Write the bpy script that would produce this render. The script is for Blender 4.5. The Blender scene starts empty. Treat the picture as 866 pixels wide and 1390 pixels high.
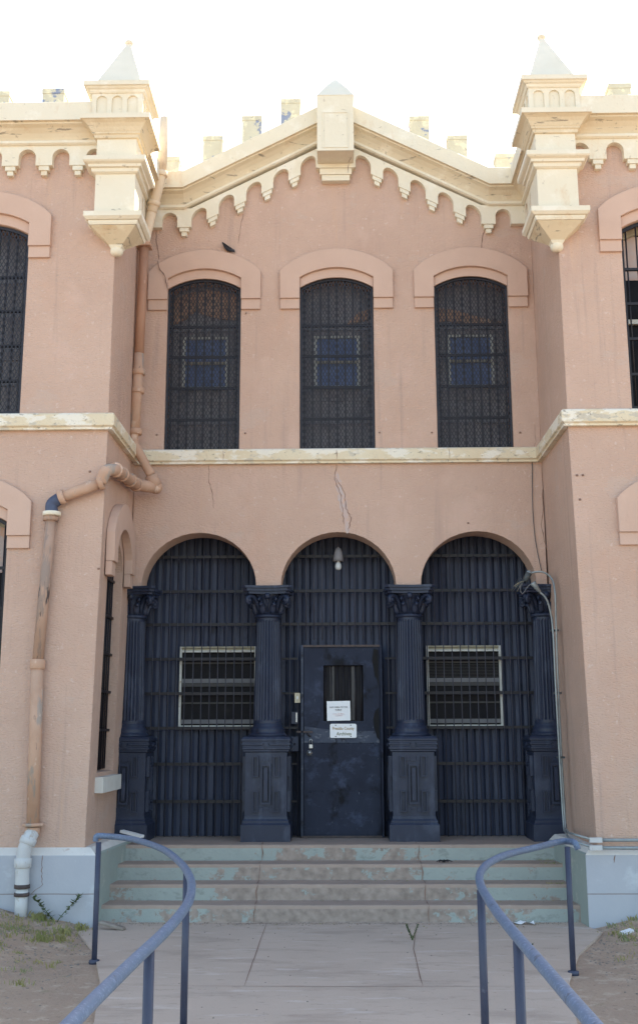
import bpy, bmesh, math, random
from mathutils import Vector, Matrix
from mathutils.geometry import tessellate_polygon
random.seed(7)
R = math.radians
scene = bpy.context.scene
COL = scene.collection

# ------------------------------------------------------------------ camera survey (metres; x right, y into the building, z up)
F, PITCH, YAW, ROLL = 1546.857, 12.602, -1.053, -.165
CAM = Vector((.021, -13.581, 1.878))
def cam_axes():
    p, y, r = R(PITCH), R(YAW), R(ROLL)
    f = Vector((math.sin(y)*math.cos(p), math.cos(y)*math.cos(p), math.sin(p)))
    rt = f.cross(Vector((0, 0, 1))).normalized(); up = rt.cross(f)
    return rt*math.cos(r)+up*math.sin(r), -rt*math.sin(r)+up*math.cos(r), f
RT, UP, FW = cam_axes()
def survey(u, v, axis, val):
    d = FW + RT*((u-433)/F) - UP*((v-650)/F)
    return CAM + d*((val-CAM[axis])/d[axis])
def SY(u, v, y=0.0): return survey(u, v, 1, y)
def SX(u, v, x): return survey(u, v, 0, x)

# ------------------------------------------------------------------ materials
def new_mat(name):
    m = bpy.data.materials.new(name); m.use_nodes = True
    nt = m.node_tree; b = nt.nodes['Principled BSDF']
    return m, nt, b
def rgb(c): return (c[0], c[1], c[2], 1)
def mat(name, base, base2=None, scale=1.2, rough=.85, metal=0.0, patches=(), bump=(), bevel=0.0, spec=.3, joints=()):
    """base/base2 mixed by soft noise; patches = (colour, scale xyz, threshold, softness, strength)"""
    m, nt, b = new_mat(name); N = nt.nodes; L = nt.links
    geo = N.new('ShaderNodeNewGeometry')
    def mapped(sc):
        mp = N.new('ShaderNodeMapping'); mp.inputs['Scale'].default_value = sc if isinstance(sc, tuple) else (sc, sc, sc)
        L.new(geo.outputs['Position'], mp.inputs['Vector']); return mp.outputs['Vector']
    def noise(sc, detail=6, rough_=.6, off=0):
        n = N.new('ShaderNodeTexNoise'); n.inputs['Scale'].default_value = 1
        n.inputs['Detail'].default_value = detail; n.inputs['Roughness'].default_value = rough_
        mp = N.new('ShaderNodeMapping'); mp.inputs['Scale'].default_value = sc if isinstance(sc, tuple) else (sc, sc, sc)
        mp.inputs['Location'].default_value = (off*3.1, off*1.7, off*2.3)
        L.new(geo.outputs['Position'], mp.inputs['Vector']); L.new(mp.outputs['Vector'], n.inputs['Vector'])
        return n.outputs['Fac']
    def mix(a, bcol, fac):
        x = N.new('ShaderNodeMix'); x.data_type = 'RGBA'
        L.new(fac, x.inputs[0])
        if isinstance(a, tuple): x.inputs[6].default_value = a
        else: L.new(a, x.inputs[6])
        if isinstance(bcol, tuple): x.inputs[7].default_value = bcol
        else: L.new(bcol, x.inputs[7])
        return x.outputs[2]
    def ramp(fac, lo, hi, strength=1.0):
        mr = N.new('ShaderNodeMapRange'); mr.inputs[1].default_value = lo; mr.inputs[2].default_value = hi
        mr.inputs[3].default_value = 0; mr.inputs[4].default_value = strength
        L.new(fac, mr.inputs[0]); return mr.outputs[0]
    cur = mix(rgb(base), rgb(base2 or tuple(c*.82 for c in base)), ramp(noise(scale), .3, .7))
    for i, (c, sc, th, soft, st) in enumerate(patches):
        cur = mix(cur, rgb(c), ramp(noise(sc, 8, .65, i+1), th, th+soft, st))
    for (z0, hw, c, wob) in joints:      # a recessed mortar joint running round at height z0
        sep = N.new('ShaderNodeSeparateXYZ'); L.new(geo.outputs['Position'], sep.inputs[0])
        a = N.new('ShaderNodeMath'); a.operation = 'MULTIPLY_ADD'; L.new(noise((3, 3, 0), 3, .5, 9), a.inputs[0]); a.inputs[1].default_value = wob; a.inputs[2].default_value = -z0-wob/2
        s = N.new('ShaderNodeMath'); s.operation = 'ADD'; L.new(sep.outputs[2], s.inputs[0]); L.new(a.outputs[0], s.inputs[1])
        ab = N.new('ShaderNodeMath'); ab.operation = 'ABSOLUTE'; L.new(s.outputs[0], ab.inputs[0])
        mr = N.new('ShaderNodeMapRange'); mr.inputs[1].default_value = hw; mr.inputs[2].default_value = hw*.5; mr.inputs[3].default_value = 0; mr.inputs[4].default_value = .75
        L.new(ab.outputs[0], mr.inputs[0]); cur = mix(cur, rgb(c), mr.outputs[0])
    L.new(cur, b.inputs['Base Color'])
    b.inputs['Roughness'].default_value = rough; b.inputs['Metallic'].default_value = metal
    b.inputs['Specular IOR Level'].default_value = spec
    prev = None
    if bevel:
        bv = N.new('ShaderNodeBevel'); bv.samples = 4; bv.inputs['Radius'].default_value = bevel; prev = bv.outputs[0]
    for i, (sc, st, dist) in enumerate(bump):
        bp = N.new('ShaderNodeBump'); bp.inputs['Strength'].default_value = st; bp.inputs['Distance'].default_value = dist
        L.new(noise(sc, 4, .55, 20+i), bp.inputs['Height'])
        if prev is not None: L.new(prev, bp.inputs['Normal'])
        prev = bp.outputs[0]
    if prev is not None: L.new(prev, b.inputs['Normal'])
    return m

STUCCO = mat('pink_stucco', (.600, .412, .326), (.535, .358, .280), 1.1, .95,
    patches=[((.63, .43, .35), (2.2, 2.2, 1.5), .56, .12, .55), ((.47, .31, .25), (4.5, 4.5, .7), .60, .15, .35),
             ((.60, .36, .26), (.9, .9, .5), .58, .14, .5), ((.42, .29, .24), 9.0, .66, .08, .4), ((.68, .54, .47), 17.0, .62, .05, .5), ((.38, .27, .22), (26, 26, 14), .68, .03, .5), ((.42, .30, .25), (9, 9, .4), .57, .12, .5), ((.62, .40, .28), (6, 6, .35), .62, .08, .45), ((.54, .42, .36), (1.3, 1.3, 2.0), .60, .03, .3)],
    bump=[((30, 30, 75), .8, .016), (9.0, .35, .03), (2.2, .25, .05)], bevel=.012, spec=.15)
SMOOTH = mat('smooth_pink_stucco', (.605, .418, .332), (.555, .375, .295), 1.8, .93,
    patches=[((.62, .43, .34), 4.0, .58, .12, .5), ((.43, .29, .235), (7, 7, 2), .64, .1, .35)],
    bump=[(55.0, .25, .008), (7.0, .2, .02)], bevel=.012, spec=.15)
CREAM = mat('cream_painted_trim', (.77, .695, .56), (.73, .645, .50), 1.6, .8,
    patches=[((.84, .78, .67), 3.0, .55, .1, .6), ((.66, .48, .31), (4, 4, 2.2), .60, .1, .5), ((.28, .23, .18), (6, 6, 18), .66, .03, .6),
             ((.42, .34, .26), (15, 15, 7), .64, .05, .5)],
    bump=[(30.0, .35, .008), (6.0, .25, .02)], bevel=.003, spec=.25)
COVE = mat('stained_bounce_tan_cove', (.71, .60, .44), (.65, .53, .37), 1.4, .85,  # stained cream, its tan base painting in warm bounce light on undersides
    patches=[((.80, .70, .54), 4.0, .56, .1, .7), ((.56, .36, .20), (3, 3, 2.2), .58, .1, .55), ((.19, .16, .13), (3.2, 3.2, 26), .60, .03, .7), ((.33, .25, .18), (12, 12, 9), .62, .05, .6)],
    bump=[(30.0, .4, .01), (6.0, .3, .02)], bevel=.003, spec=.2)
PEEL = mat('peeling_cream_stone', (.72, .63, .47), (.68, .55, .38), 2.6, .9,
    patches=[((.47, .43, .37), (5.2, 5.2, 11), .56, .05, .65), ((.80, .74, .64), (3, 3, 7), .52, .04, .85), ((.24, .20, .16), (16, 16, 26), .61, .03, .7), ((.56, .36, .22), (7, 7, 14), .66, .04, .6)],
    bump=[(34.0, .5, .012), (8.0, .3, .02)], bevel=.01, spec=.2)
SPIRE = mat('pale_painted_spire', (.79, .73, .62), (.72, .66, .55), 3, .7, patches=[((.44, .42, .38), 8, .66, .08, .5)], bump=[(20.0, .15, .01)])
CRENEL = mat('weathered_merlon', (.60, .56, .44), (.52, .47, .36), 5, .9,
    patches=[((.74, .68, .50), 6, .54, .06, .8), ((.17, .22, .36), (5, 5, 6), .585, .04, .85), ((.15, .13, .11), 16, .66, .05, .6)], bump=[(30.0, .4, .01)])
PLINTH = mat('pale_blue_painted_plinth', (.455, .465, .495), (.40, .415, .455), 1.8, .85,
    patches=[((.58, .62, .64), (3, 3, 4), .56, .1, .5), ((.40, .33, .28), (1.6, 1.6, 1.2), .645, .05, .5), ((.36, .26, .22), (9, 9, 6), .71, .03, .8)],
    bump=[(34.0, .3, .006), (5.0, .25, .02)], bevel=.02, joints=[(.33, .007, (.22, .17, .15), .01)])
PLINTHTOP = mat('whitewashed_plinth_top', (.70, .68, .64), (.60, .56, .52), 4, .9, patches=[((.50, .36, .30), 6, .62, .06, .7), ((.40, .34, .30), 15, .64, .06, .6)], bump=[(30.0, .3, .008)])
CHEEK = mat('green_painted_cheek', (.33, .375, .34), (.29, .335, .31), 2.5, .88,
    patches=[((.50, .50, .44), (4, 4, 5), .60, .08, .6), ((.38, .28, .23), (5, 5, 6), .66, .05, .7)], bump=[(30.0, .3, .008)], bevel=.02)
def riser_mat():
    m = mat('peeling_teal_riser', (.345, .375, .345), (.30, .33, .31), 2.5, .9, patches=[((.22, .235, .215), (7, 7, 12), .55, .1, .6), ((.35, .39, .36), (5, 5, 9), .6, .05, .6)], bump=[(26.0, .45, .012)], bevel=.012)
    nt = m.node_tree; N = nt.nodes; L = nt.links; b = N['Principled BSDF']
    src = b.inputs['Base Color'].links[0].from_socket
    geo = N.new('ShaderNodeNewGeometry'); sep = N.new('ShaderNodeSeparateXYZ'); L.new(geo.outputs['Position'], sep.inputs[0])
    n = N.new('ShaderNodeTexNoise'); n.inputs['Scale'].default_value = 3.2; n.inputs['Detail'].default_value = 9; n.inputs['Roughness'].default_value = .74
    L.new(geo.outputs['Position'], n.inputs['Vector'])
    # feet have worn the paint off most in the middle of the flight and on the lower steps
    ax = N.new('ShaderNodeMath'); ax.operation = 'ABSOLUTE'; L.new(sep.outputs[0], ax.inputs[0])
    w = N.new('ShaderNodeMapRange'); w.inputs[1].default_value = .7; w.inputs[2].default_value = 1.5; w.inputs[3].default_value = .16; w.inputs[4].default_value = 0
    L.new(ax.outputs[0], w.inputs[0])
    wz = N.new('ShaderNodeMapRange'); wz.inputs[1].default_value = .62; wz.inputs[2].default_value = .12; wz.inputs[3].default_value = -.12; wz.inputs[4].default_value = .05
    L.new(sep.outputs[2], wz.inputs[0])
    a = N.new('ShaderNodeMath'); L.new(n.outputs['Fac'], a.inputs[0]); L.new(w.outputs[0], a.inputs[1])
    a2 = N.new('ShaderNodeMath'); L.new(a.outputs[0], a2.inputs[0]); L.new(wz.outputs[0], a2.inputs[1])
    r = N.new('ShaderNodeMapRange'); r.inputs[1].default_value = .54; r.inputs[2].default_value = .56; L.new(a2.outputs[0], r.inputs[0])
    n2 = N.new('ShaderNodeTexNoise'); n2.inputs['Scale'].default_value = 14; n2.inputs['Detail'].default_value = 6; L.new(geo.outputs['Position'], n2.inputs['Vector'])
    cr = N.new('ShaderNodeValToRGB'); cr.color_ramp.elements[0].position = .3; cr.color_ramp.elements[0].color = (.25, .195, .165, 1)
    cr.color_ramp.elements[1].position = .7; cr.color_ramp.elements[1].color = (.39, .31, .265, 1); L.new(n2.outputs['Fac'], cr.inputs[0])
    x = N.new('ShaderNodeMix'); x.data_type = 'RGBA'; L.new(r.outputs[0], x.inputs[0]); L.new(src, x.inputs[6]); L.new(cr.outputs[0], x.inputs[7])
    L.new(x.outputs[2], b.inputs['Base Color']); return m
RISER = riser_mat()
TREAD = mat('worn_concrete_tread', (.40, .30, .245), (.34, .255, .21), 3, .92,
    patches=[((.28, .215, .18), 7, .58, .1, .5), ((.50, .42, .37), 12, .6, .1, .5), ((.16, .12, .10), 26, .68, .04, .6)], bump=[(40.0, .3, .006)], bevel=.012)
WALK = mat('dusty_concrete_walk', (.56, .435, .35), (.49, .38, .305), .9, .93,
    patches=[((.40, .305, .245), (1.2, 3, 1), .52, .12, .7), ((.62, .52, .45), (2, 7, 1), .58, .08, .7), ((.36, .27, .22), (5, 9, 1), .60, .05, .5), ((.24, .18, .15), 14, .66, .04, .5), ((.30, .24, .20), (70, 70, 70), .60, .05, .5), ((.70, .62, .55), (110, 110, 110), .64, .04, .5)], bump=[(60.0, .5, .005), (5.0, .25, .015)])
DIRT = mat('dry_dirt', (.46, .33, .24), (.38, .27, .20), 1.7, .97,
    patches=[((.55, .43, .33), 6, .55, .08, .6), ((.18, .13, .10), 22, .6, .08, .6), ((.25, .23, .13), 3.2, .62, .08, .5)], bump=[(25.0, .8, .03), (80.0, .6, .01), (5.0, .5, .05)])
STREET = mat('sunny_street', (.30, .26, .23), (.25, .22, .20), .5, .95, bump=[(20.0, .3, .01)])
NAVY = mat('navy_iron_paint', (.025, .033, .062), (.018, .024, .046), 3, .45,
    patches=[((.056, .070, .108), (6, 6, 2.5), .54, .1, .6), ((.012, .013, .018), (5, 5, 4), .62, .07, .7), ((.085, .095, .13), 20, .68, .05, .5)], bump=[(60.0, .25, .004), (9.0, .2, .01)], bevel=.002, spec=.32)
SHEET = mat('navy_corrugated_steel', (.046, .056, .094), (.030, .038, .066), (5, 5, .8), .5,
    patches=[((.075, .088, .135), (9, 9, .9), .55, .1, .6), ((.008, .009, .013), (3, 3, 2), .60, .1, .6)], bump=[(12.0, .12, .01)], spec=.25)
BAR = mat('black_iron_bar', (.012, .011, .016), (.024, .020, .023), 8, .5, patches=[((.07, .045, .035), 16, .64, .06, .5)], bump=[(90.0, .2, .002)])
DOORM = mat('worn_navy_door_steel', (.026, .033, .056), (.016, .020, .036), (4, 4, 3), .5,
    patches=[((.050, .064, .108), (5, 5, 7), .55, .12, .7), ((.004, .004, .006), (3.6, 3.6, 2.6), .55, .10, .85), ((.12, .135, .17), (30, 30, 9), .66, .02, .6), ((.10, .06, .05), (9, 9, 14), .70, .03, .7), ((.16, .17, .21), (18, 18, 9), .70, .04, .6)],
    bump=[(7.0, .3, .012), (60.0, .2, .003)], spec=.12)
DOORL = mat('scraped_lighter_door_paint', (.060, .072, .10), (.040, .048, .075), (9, 9, 14), .55, patches=[((.13, .14, .165), (14, 14, 20), .57, .05, .7), ((.012, .012, .018), (9, 9, 9), .58, .05, .8)], spec=.2)
SOOT = mat('black_soot_stain', (.005, .005, .006), (.010, .009, .010), 20, .8)
RUST = mat('rusty_edge', (.12, .085, .075), (.06, .05, .05), 12, .8)
GLASS = mat('dusty_dark_glass', (.008, .008, .012), (.014, .013, .015), 5, .5, patches=[((.03, .028, .026), 7, .62, .1, .4)], spec=.1)
BLUEGLASS = mat('blue_grey_pane', (.06, .10, .24), (.16, .22, .40), (7, 7, 9), .4, spec=.2)
BOARD = mat('grey_boarded_opening', (.36, .335, .335), (.20, .185, .20), (11, 11, 1.2), .8, patches=[((.17, .125, .09), (6, 6, 4), .60, .08, .5), ((.07, .065, .08), 6, .56, .08, .6)], bump=[(20.0, .3, .01)])
REFL_LITTER = mat('brown_reflection_and_litter', (.60, .36, .24), (.34, .20, .13), 14, .95, patches=[((.62, .45, .32), 22, .58, .04, .8), ((.05, .04, .04), 11, .56, .06, .8)])  # brown mottle painted as the window reflection; also colours litter flakes
BARV = mat('highlight_grey_bar', (.075, .075, .095), (.04, .04, .055), (9, 9, 3), .5, patches=[((.014, .014, .02), (12, 12, 2), .58, .06, .8)])  # lighter grey paints in the thin highlights along the upright bars
MESHW = mat('black_wire_mesh', (.018, .018, .026), (.030, .030, .042), 9, .5)
WHITEF = mat('chalky_white_frame', (.62, .62, .58), (.46, .45, .41), 9, .6, patches=[((.30, .22, .16), 22, .59, .06, .7)])
CREAMF = mat('yellowed_frame', (.42, .38, .28), (.30, .27, .20), 9, .6)
GREYF = mat('grey_sash_rail', (.17, .17, .18), (.13, .13, .14), 9, .6)
DIMF = mat('dim_sash_line', (.07, .066, .064), (.05, .047, .048), 9, .6)
PIPEP = mat('flaking_pink_pipe', (.56, .36, .26), (.47, .28, .19), 4, .75,
    patches=[((.33, .28, .24), (7, 7, 2), .57, .05, .85), ((.06, .05, .05), (14, 14, 3), .64, .05, .8), ((.64, .48, .38), (9, 9, 5), .60, .05, .7)], bump=[(40.0, .4, .005)])
PIPEC = mat('pale_peach_pipe', (.76, .62, .46), (.70, .53, .38), 4, .75, patches=[((.48, .33, .24), (9, 9, 4), .60, .06, .6)], bump=[(40.0, .3, .005)])
PIPER = mat('bare_terracotta_pipe', (.45, .25, .17), (.38, .20, .13), (6, 6, 2), .6, patches=[((.60, .38, .28), (9, 9, 3), .60, .05, .8), ((.22, .11, .08), (12, 12, 2), .62, .06, .6)], bump=[(40.0, .3, .005)])
PIPEG = mat('dark_stripped_pipe', (.48, .31, .23), (.40, .25, .18), 4, .8,
    patches=[((.30, .22, .18), (12, 12, 1.8), .50, .04, .9), ((.05, .045, .045), (15, 15, 3), .56, .05, .9), ((.60, .40, .30), (9, 9, 3), .61, .05, .8)], bump=[(40.0, .4, .005)])
SILLW = mat('whitewashed_sill', (.66, .65, .61), (.58, .56, .51), 6, .9, patches=[((.36, .33, .30), 16, .64, .05, .7)], bump=[(30.0, .3, .006)])
SLATE = mat('blue_grey_elbow', (.08, .10, .16), (.05, .06, .10), 9, .6)
PVC = mat('white_plastic_pipe', (.58, .58, .57), (.48, .48, .48), 5, .55, patches=[((.36, .29, .23), (14, 14, 8), .60, .06, .65), ((.20, .17, .15), (22, 22, 10), .66, .04, .6)], bump=[(40.0, .3, .004)])
CONDUIT = mat('galvanised_conduit', (.34, .37, .37), (.24, .27, .28), 9, .42, metal=.35, patches=[((.16, .18, .20), (14, 14, 5), .62, .07, .6)])
DARKCON = mat('dull_black_conduit', (.09, .10, .10), (.06, .065, .07), 9, .6)
RAIL = mat('worn_blue_rail_paint', (.125, .175, .265), (.10, .14, .21), 12, .5,
    patches=[((.26, .33, .46), (60, 60, 60), .54, .06, .5), ((.05, .055, .075), (12, 12, 12), .63, .03, .6), ((.42, .46, .54), (90, 90, 90), .66, .03, .6)], bump=[(70.0, .3, .002)], spec=.5)
POSTM = mat('dark_blue_post_paint', (.050, .060, .10), (.035, .04, .07), 6, .5, patches=[((.11, .12, .16), 14, .62, .06, .6)], spec=.45)
CRACK = mat('crack_shadow_line', (.20, .12, .09), (.30, .19, .15), 20, 1)
PATCH = mat('grey_filler_patch', (.50, .42, .40), (.55, .38, .32), 9, .95, patches=[((.62, .36, .24), 7, .56, .06, .7)], bump=[(40.0, .4, .006)])
PAPER = mat('white_paper', (.80, .80, .80), (.76, .76, .77), 9, .7)
INKD = mat('dark_ink', (.05, .05, .06)); INKR = mat('faded_red_ink', (.55, .22, .20))
GOLD = mat('brown_gold_lettering', (.42, .27, .13), rough=.7); OLIVE = mat('olive_lettering', (.20, .20, .12), rough=.7)
STEEL = mat('dull_steel', (.45, .45, .46), (.35, .35, .36), 20, .35, metal=.7)
BEIGE = mat('beige_plastic', (.62, .53, .38), rough=.5)
LAMPG = mat('grey_lamp_housing', (.20, .185, .19), (.16, .15, .155), 12, .6)
BULB = mat('milky_bulb', (.55, .55, .54), rough=.3)
FEATHER = mat('black_feathers', (.022, .025, .035), (.05, .055, .07), 40, .7)
BEAK = mat('brown_beak', (.12, .07, .05))
LEAF = mat('dusty_green_leaf', (.075, .11, .045), (.12, .15, .07), 20, .8)
DRY = mat('dry_grass_blade', (.36, .29, .13), (.22, .23, .08), 3, .9)
GREENB = mat('grass_blade', (.20, .23, .10), (.28, .28, .14), 9, .85)
STONE = mat('pebble', (.32, .27, .23), (.20, .16, .13), 9, .9)

# ------------------------------------------------------------------ mesh builder
class MB:
    def __init__(s): s.v = []; s.f = []; s.m = []; s.sm = []; s.mats = []
    def mi(s, m):
        if m not in s.mats: s.mats.append(m)
        return s.mats.index(m)
    def add(s, verts, faces, m, smooth=False):
        o = len(s.v); k = s.mi(m); s.v += [tuple(v) for v in verts]
        for f in faces: s.f.append(tuple(i+o for i in f)); s.m.append(k); s.sm.append(smooth)
        return s
    def box(s, x0, x1, y0, y1, z0, z1, m):
        v = [(x, y, z) for z in (z0, z1) for y in (y0, y1) for x in (x0, x1)]
        return s.add(v, [(0, 1, 3, 2), (4, 6, 7, 5), (0, 4, 5, 1), (2, 3, 7, 6), (0, 2, 6, 4), (1, 5, 7, 3)], m)
    def stack(s, levels, m, cx=0, cy=0, caps=True):         # square loft: (half width, z) or (half x, half y, z)
        v = []; f = []
        for l in levels:
            hx, hy, z = (l[0], l[0], l[1]) if len(l) == 2 else l[:3]
            ox = l[3] if len(l) > 3 else 0
            v += [(cx+ox-hx, cy-hy, z), (cx+ox+hx, cy-hy, z), (cx+ox+hx, cy+hy, z), (cx+ox-hx, cy+hy, z)]
        n = len(levels)
        for i in range(n-1):
            for j in range(4): f.append((4*i+j, 4*i+(j+1) % 4, 4*i+4+(j+1) % 4, 4*i+4+j))
        f += [(3, 2, 1, 0), (4*n-4, 4*n-3, 4*n-2, 4*n-1)]
        return s.add(v, f, m)
    def lathe(s, prof, m, cx=0, cy=0, n=24, flute=0, smooth=True, axis='z'):   # (radius, z)
        v = []; f = []
        for (r, z) in prof:
            for j in range(n):
                a = 2*math.pi*j/n; rr = r*(1-flute*(j % 2)) if flute else r
                v.append((cx+rr*math.cos(a), cy+rr*math.sin(a), z))
        for i in range(len(prof)-1):
            for j in range(n): f.append((n*i+j, n*i+(j+1) % n, n*i+n+(j+1) % n, n*i+n+j))
        f.append(tuple(range(n-1, -1, -1))); f.append(tuple(range(n*(len(prof)-1), n*len(prof))))
        return s.add(v, f, m, smooth)
    def prism(s, loops, frame, d0, d1, m, side=None):        # loops of (u, z) on a wall plane; d = distance outward
        (o, u, nrm) = frame
        def P(a, d): return (o[0]+u[0]*a[0]+nrm[0]*d, o[1]+u[1]*a[0]+nrm[1]*d, a[1])
        tris = tessellate_polygon([[Vector((a[0], a[1], 0)) for a in l] for l in loops])
        flat = [a for l in loops for a in l]; n = len(flat)
        v = [P(a, d1) for a in flat]+[P(a, d0) for a in flat]
        f = [tuple(t) for t in tris]+[tuple(i+n for i in reversed(t)) for t in tris]
        s.add(v, f, m)
        k = 0; v2 = v; sf = []
        for l in loops:
            L_ = len(l)
            for i in range(L_): a, b = k+i, k+(i+1) % L_; sf.append((a, b, b+n, a+n))
            k += L_
        o_ = len(s.v)-len(v); km = s.mi(side or m)
        for q in sf: s.f.append(tuple(i+o_ for i in q)); s.m.append(km); s.sm.append(False)
        return s
    def sweep(s, path, prof, m, zo=None, mats=None):         # profile (outward d, z) along plan path, outward = right-hand side
        n = len(path); rings = []
        for i, p in enumerate(path):
            def nr(a, b): t = Vector((b[0]-a[0], b[1]-a[1])).normalized(); return Vector((t.y, -t.x))
            if i == 0: mv = nr(path[0], path[1])
            elif i == n-1: mv = nr(path[-2], path[-1])
            else:
                a, b = nr(path[i-1], p), nr(p, path[i+1]); mv = (a+b); mv = mv/(mv.dot(a))
            rings.append([(p[0]+mv.x*d, p[1]+mv.y*d, z+(zo[i] if zo else 0)) for d, z in prof])
        k = len(prof); v = [q for r in rings for q in r]
        o_ = len(s.v); s.v += v
        for i in range(n-1):
            for j in range(k):
                s.f.append(tuple(o_+q for q in (k*i+j, k*i+(j+1) % k, k*i+k+(j+1) % k, k*i+k+j)))
                s.m.append(s.mi(mats[j] if mats and mats[j] else m)); s.sm.append(False)
        for base, rev in ((0, True), (k*(n-1), False)):
            tr = tessellate_polygon([[Vector((d, z, 0)) for d, z in prof]])
            for t in tr: s.f.append(tuple(o_+base+q for q in (reversed(t) if rev else t))); s.m.append(s.mi(m)); s.sm.append(False)
        return s
    def tube(s, pts, rad, m, n=10, cap=True, smooth=True, flat=1.0):
        pts = [Vector(p) for p in pts]; rads = rad if isinstance(rad, (list, tuple)) else [rad]*len(pts)
        T = []
        for i in range(len(pts)):
            a = pts[max(i-1, 0)]; b = pts[min(i+1, len(pts)-1)]; T.append((b-a).normalized())
        up = Vector((0, 0, 1)) if abs(T[0].z) < .9 else Vector((0, 1, 0))
        nx = T[0].cross(up).normalized(); v = []; f = []
        for i, p in enumerate(pts):
            nx = (nx-T[i]*nx.dot(T[i])).normalized(); ny = T[i].cross(nx)
            for j in range(n):
                a = 2*math.pi*j/n; v.append(p+nx*(rads[i]*math.cos(a))+ny*(rads[i]*flat*math.sin(a)))
        for i in range(len(pts)-1):
            for j in range(n): f.append((n*i+j, n*i+(j+1) % n, n*i+n+(j+1) % n, n*i+n+j))
        if cap: f += [tuple(range(n-1, -1, -1)), tuple(range(n*(len(pts)-1), n*len(pts)))]
        return s.add(v, f, m, smooth)
    def ball(s, c, r, m, n=12, sz=(1, 1, 1)):
        v = []; f = []; c = Vector(c); k = n//2
        for i in range(1, k):
            t = math.pi*i/k
            for j in range(n): a = 2*math.pi*j/n; v.append(c+Vector((r*sz[0]*math.sin(t)*math.cos(a), r*sz[1]*math.sin(t)*math.sin(a), r*sz[2]*math.cos(t))))
        for i in range(k-2):
            for j in range(n): f.append((n*i+j, n*i+n+j, n*i+n+(j+1) % n, n*i+(j+1) % n))
        f += [tuple(range(n)), tuple(range(n*(k-2)+n-1, n*(k-2)-1, -1))]
        return s.add(v, f, m, True)
    def ribbon(s, pts, w, m, nrm=(0, -1, 0), proud=.002):    # thin strip lying on a surface
        pts = [Vector(p) for p in pts]; nn = Vector(nrm); v = []; f = []
        for i, p in enumerate(pts):
            t = (pts[min(i+1, len(pts)-1)]-pts[max(i-1, 0)]).normalized(); sd = t.cross(nn).normalized()
            ww = w*random.uniform(.45, 1.2)*(0.3 if i in (0, len(pts)-1) else 1)
            v += [p+sd*ww/2+nn*proud, p-sd*ww/2+nn*proud]
        for i in range(len(pts)-1): f.append((2*i, 2*i+1, 2*i+3, 2*i+2))
        return s.add(v, f, m)
    def build(s, name, parent=None, loc=(0, 0, 0), fix=True, warp=None):
        me = bpy.data.meshes.new(name)
        vv = [warp(Vector(v)) for v in s.v] if warp else s.v
        me.from_pydata([tuple(v) for v in vv], [], s.f)
        for m in s.mats: me.materials.append(m)
        for p, k, sm in zip(me.polygons, s.m, s.sm): p.material_index = k; p.use_smooth = sm
        if fix:
            bm = bmesh.new(); bm.from_mesh(me); bmesh.ops.recalc_face_normals(bm, faces=bm.faces); bm.to_mesh(me); bm.free()
        me.update()
        o = bpy.data.objects.new(name, me); COL.objects.link(o); o.location = loc
        if parent: o.parent = parent
        return o
def empty(name, loc=(0, 0, 0), parent=None):
    o = bpy.data.objects.new(name, None); COL.objects.link(o); o.location = loc; o.empty_display_size = .2
    if parent: o.parent = parent
    return o
def tag(o, label=None, cat=None, group=None, kind=None):
    if label: o['label'] = label
    if cat: o['category'] = cat
    if group: o['group'] = group
    if kind: o['kind'] = kind
    return o
def kids(o): return [c for c in bpy.data.objects if c.parent == o]
def copy_tree(o, parent=None, loc=None):
    ch = kids(o); c = o.copy(); COL.objects.link(c); c.parent = parent
    if loc is not None: c.location = loc
    for k in ch: copy_tree(k, c)
    return c
def jag(pts, amp, per=5):
    out = []
    for a, b in zip(pts[:-1], pts[1:]):
        a, b = Vector(a), Vector(b)
        for i in range(per):
            p = a.lerp(b, i/per)
            out.append(p+Vector((random.uniform(-amp, amp), 0, random.uniform(-amp, amp)*.4)))
    out.append(Vector(pts[-1])); return out
def arc(cx, z, hw, rise, n=20, rev=False):                  # half-ellipse from left to right
    pts = [(cx-hw*math.cos(math.pi*i/n), z+rise*math.sin(math.pi*i/n)) for i in range(n+1)]
    return pts[::-1] if rev else pts
def seg(cx, z, hw, rise, n=14, rev=False):                  # flat segmental arc
    Rr = (hw*hw+rise*rise)/(2*rise); zc = z+rise-Rr; a0 = math.asin(hw/Rr)
    pts = [(cx+Rr*math.sin(-a0+2*a0*i/n), zc+Rr*math.cos(-a0+2*a0*i/n)) for i in range(n+1)]
    return pts[::-1] if rev else pts

# ------------------------------------------------------------------ dimensions
BX, D, W = 2.49, -1.66, .36
MAIN = ((0, 0), (1, 0), (0, -1))
FRONT = ((0, D), (1, 0), (0, -1))
FLANK_L = ((-BX, 0), (0, 1), (1, 0))
FLANK_R = ((BX, 0), (0, 1), (-1, 0))
SPR = 3.60                                                  # springing of the three porch arches
WIN_X = [-1.675, 0.0, 1.695]
FAR = 9.5
def rake(x, k=1.95, s=.515): return s*max(0.0, k-abs(x))

jail = tag(empty('jail_building'), 'pink stucco jail front with cream crenellated gable, three barred arches and navy iron columns', 'building')

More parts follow.
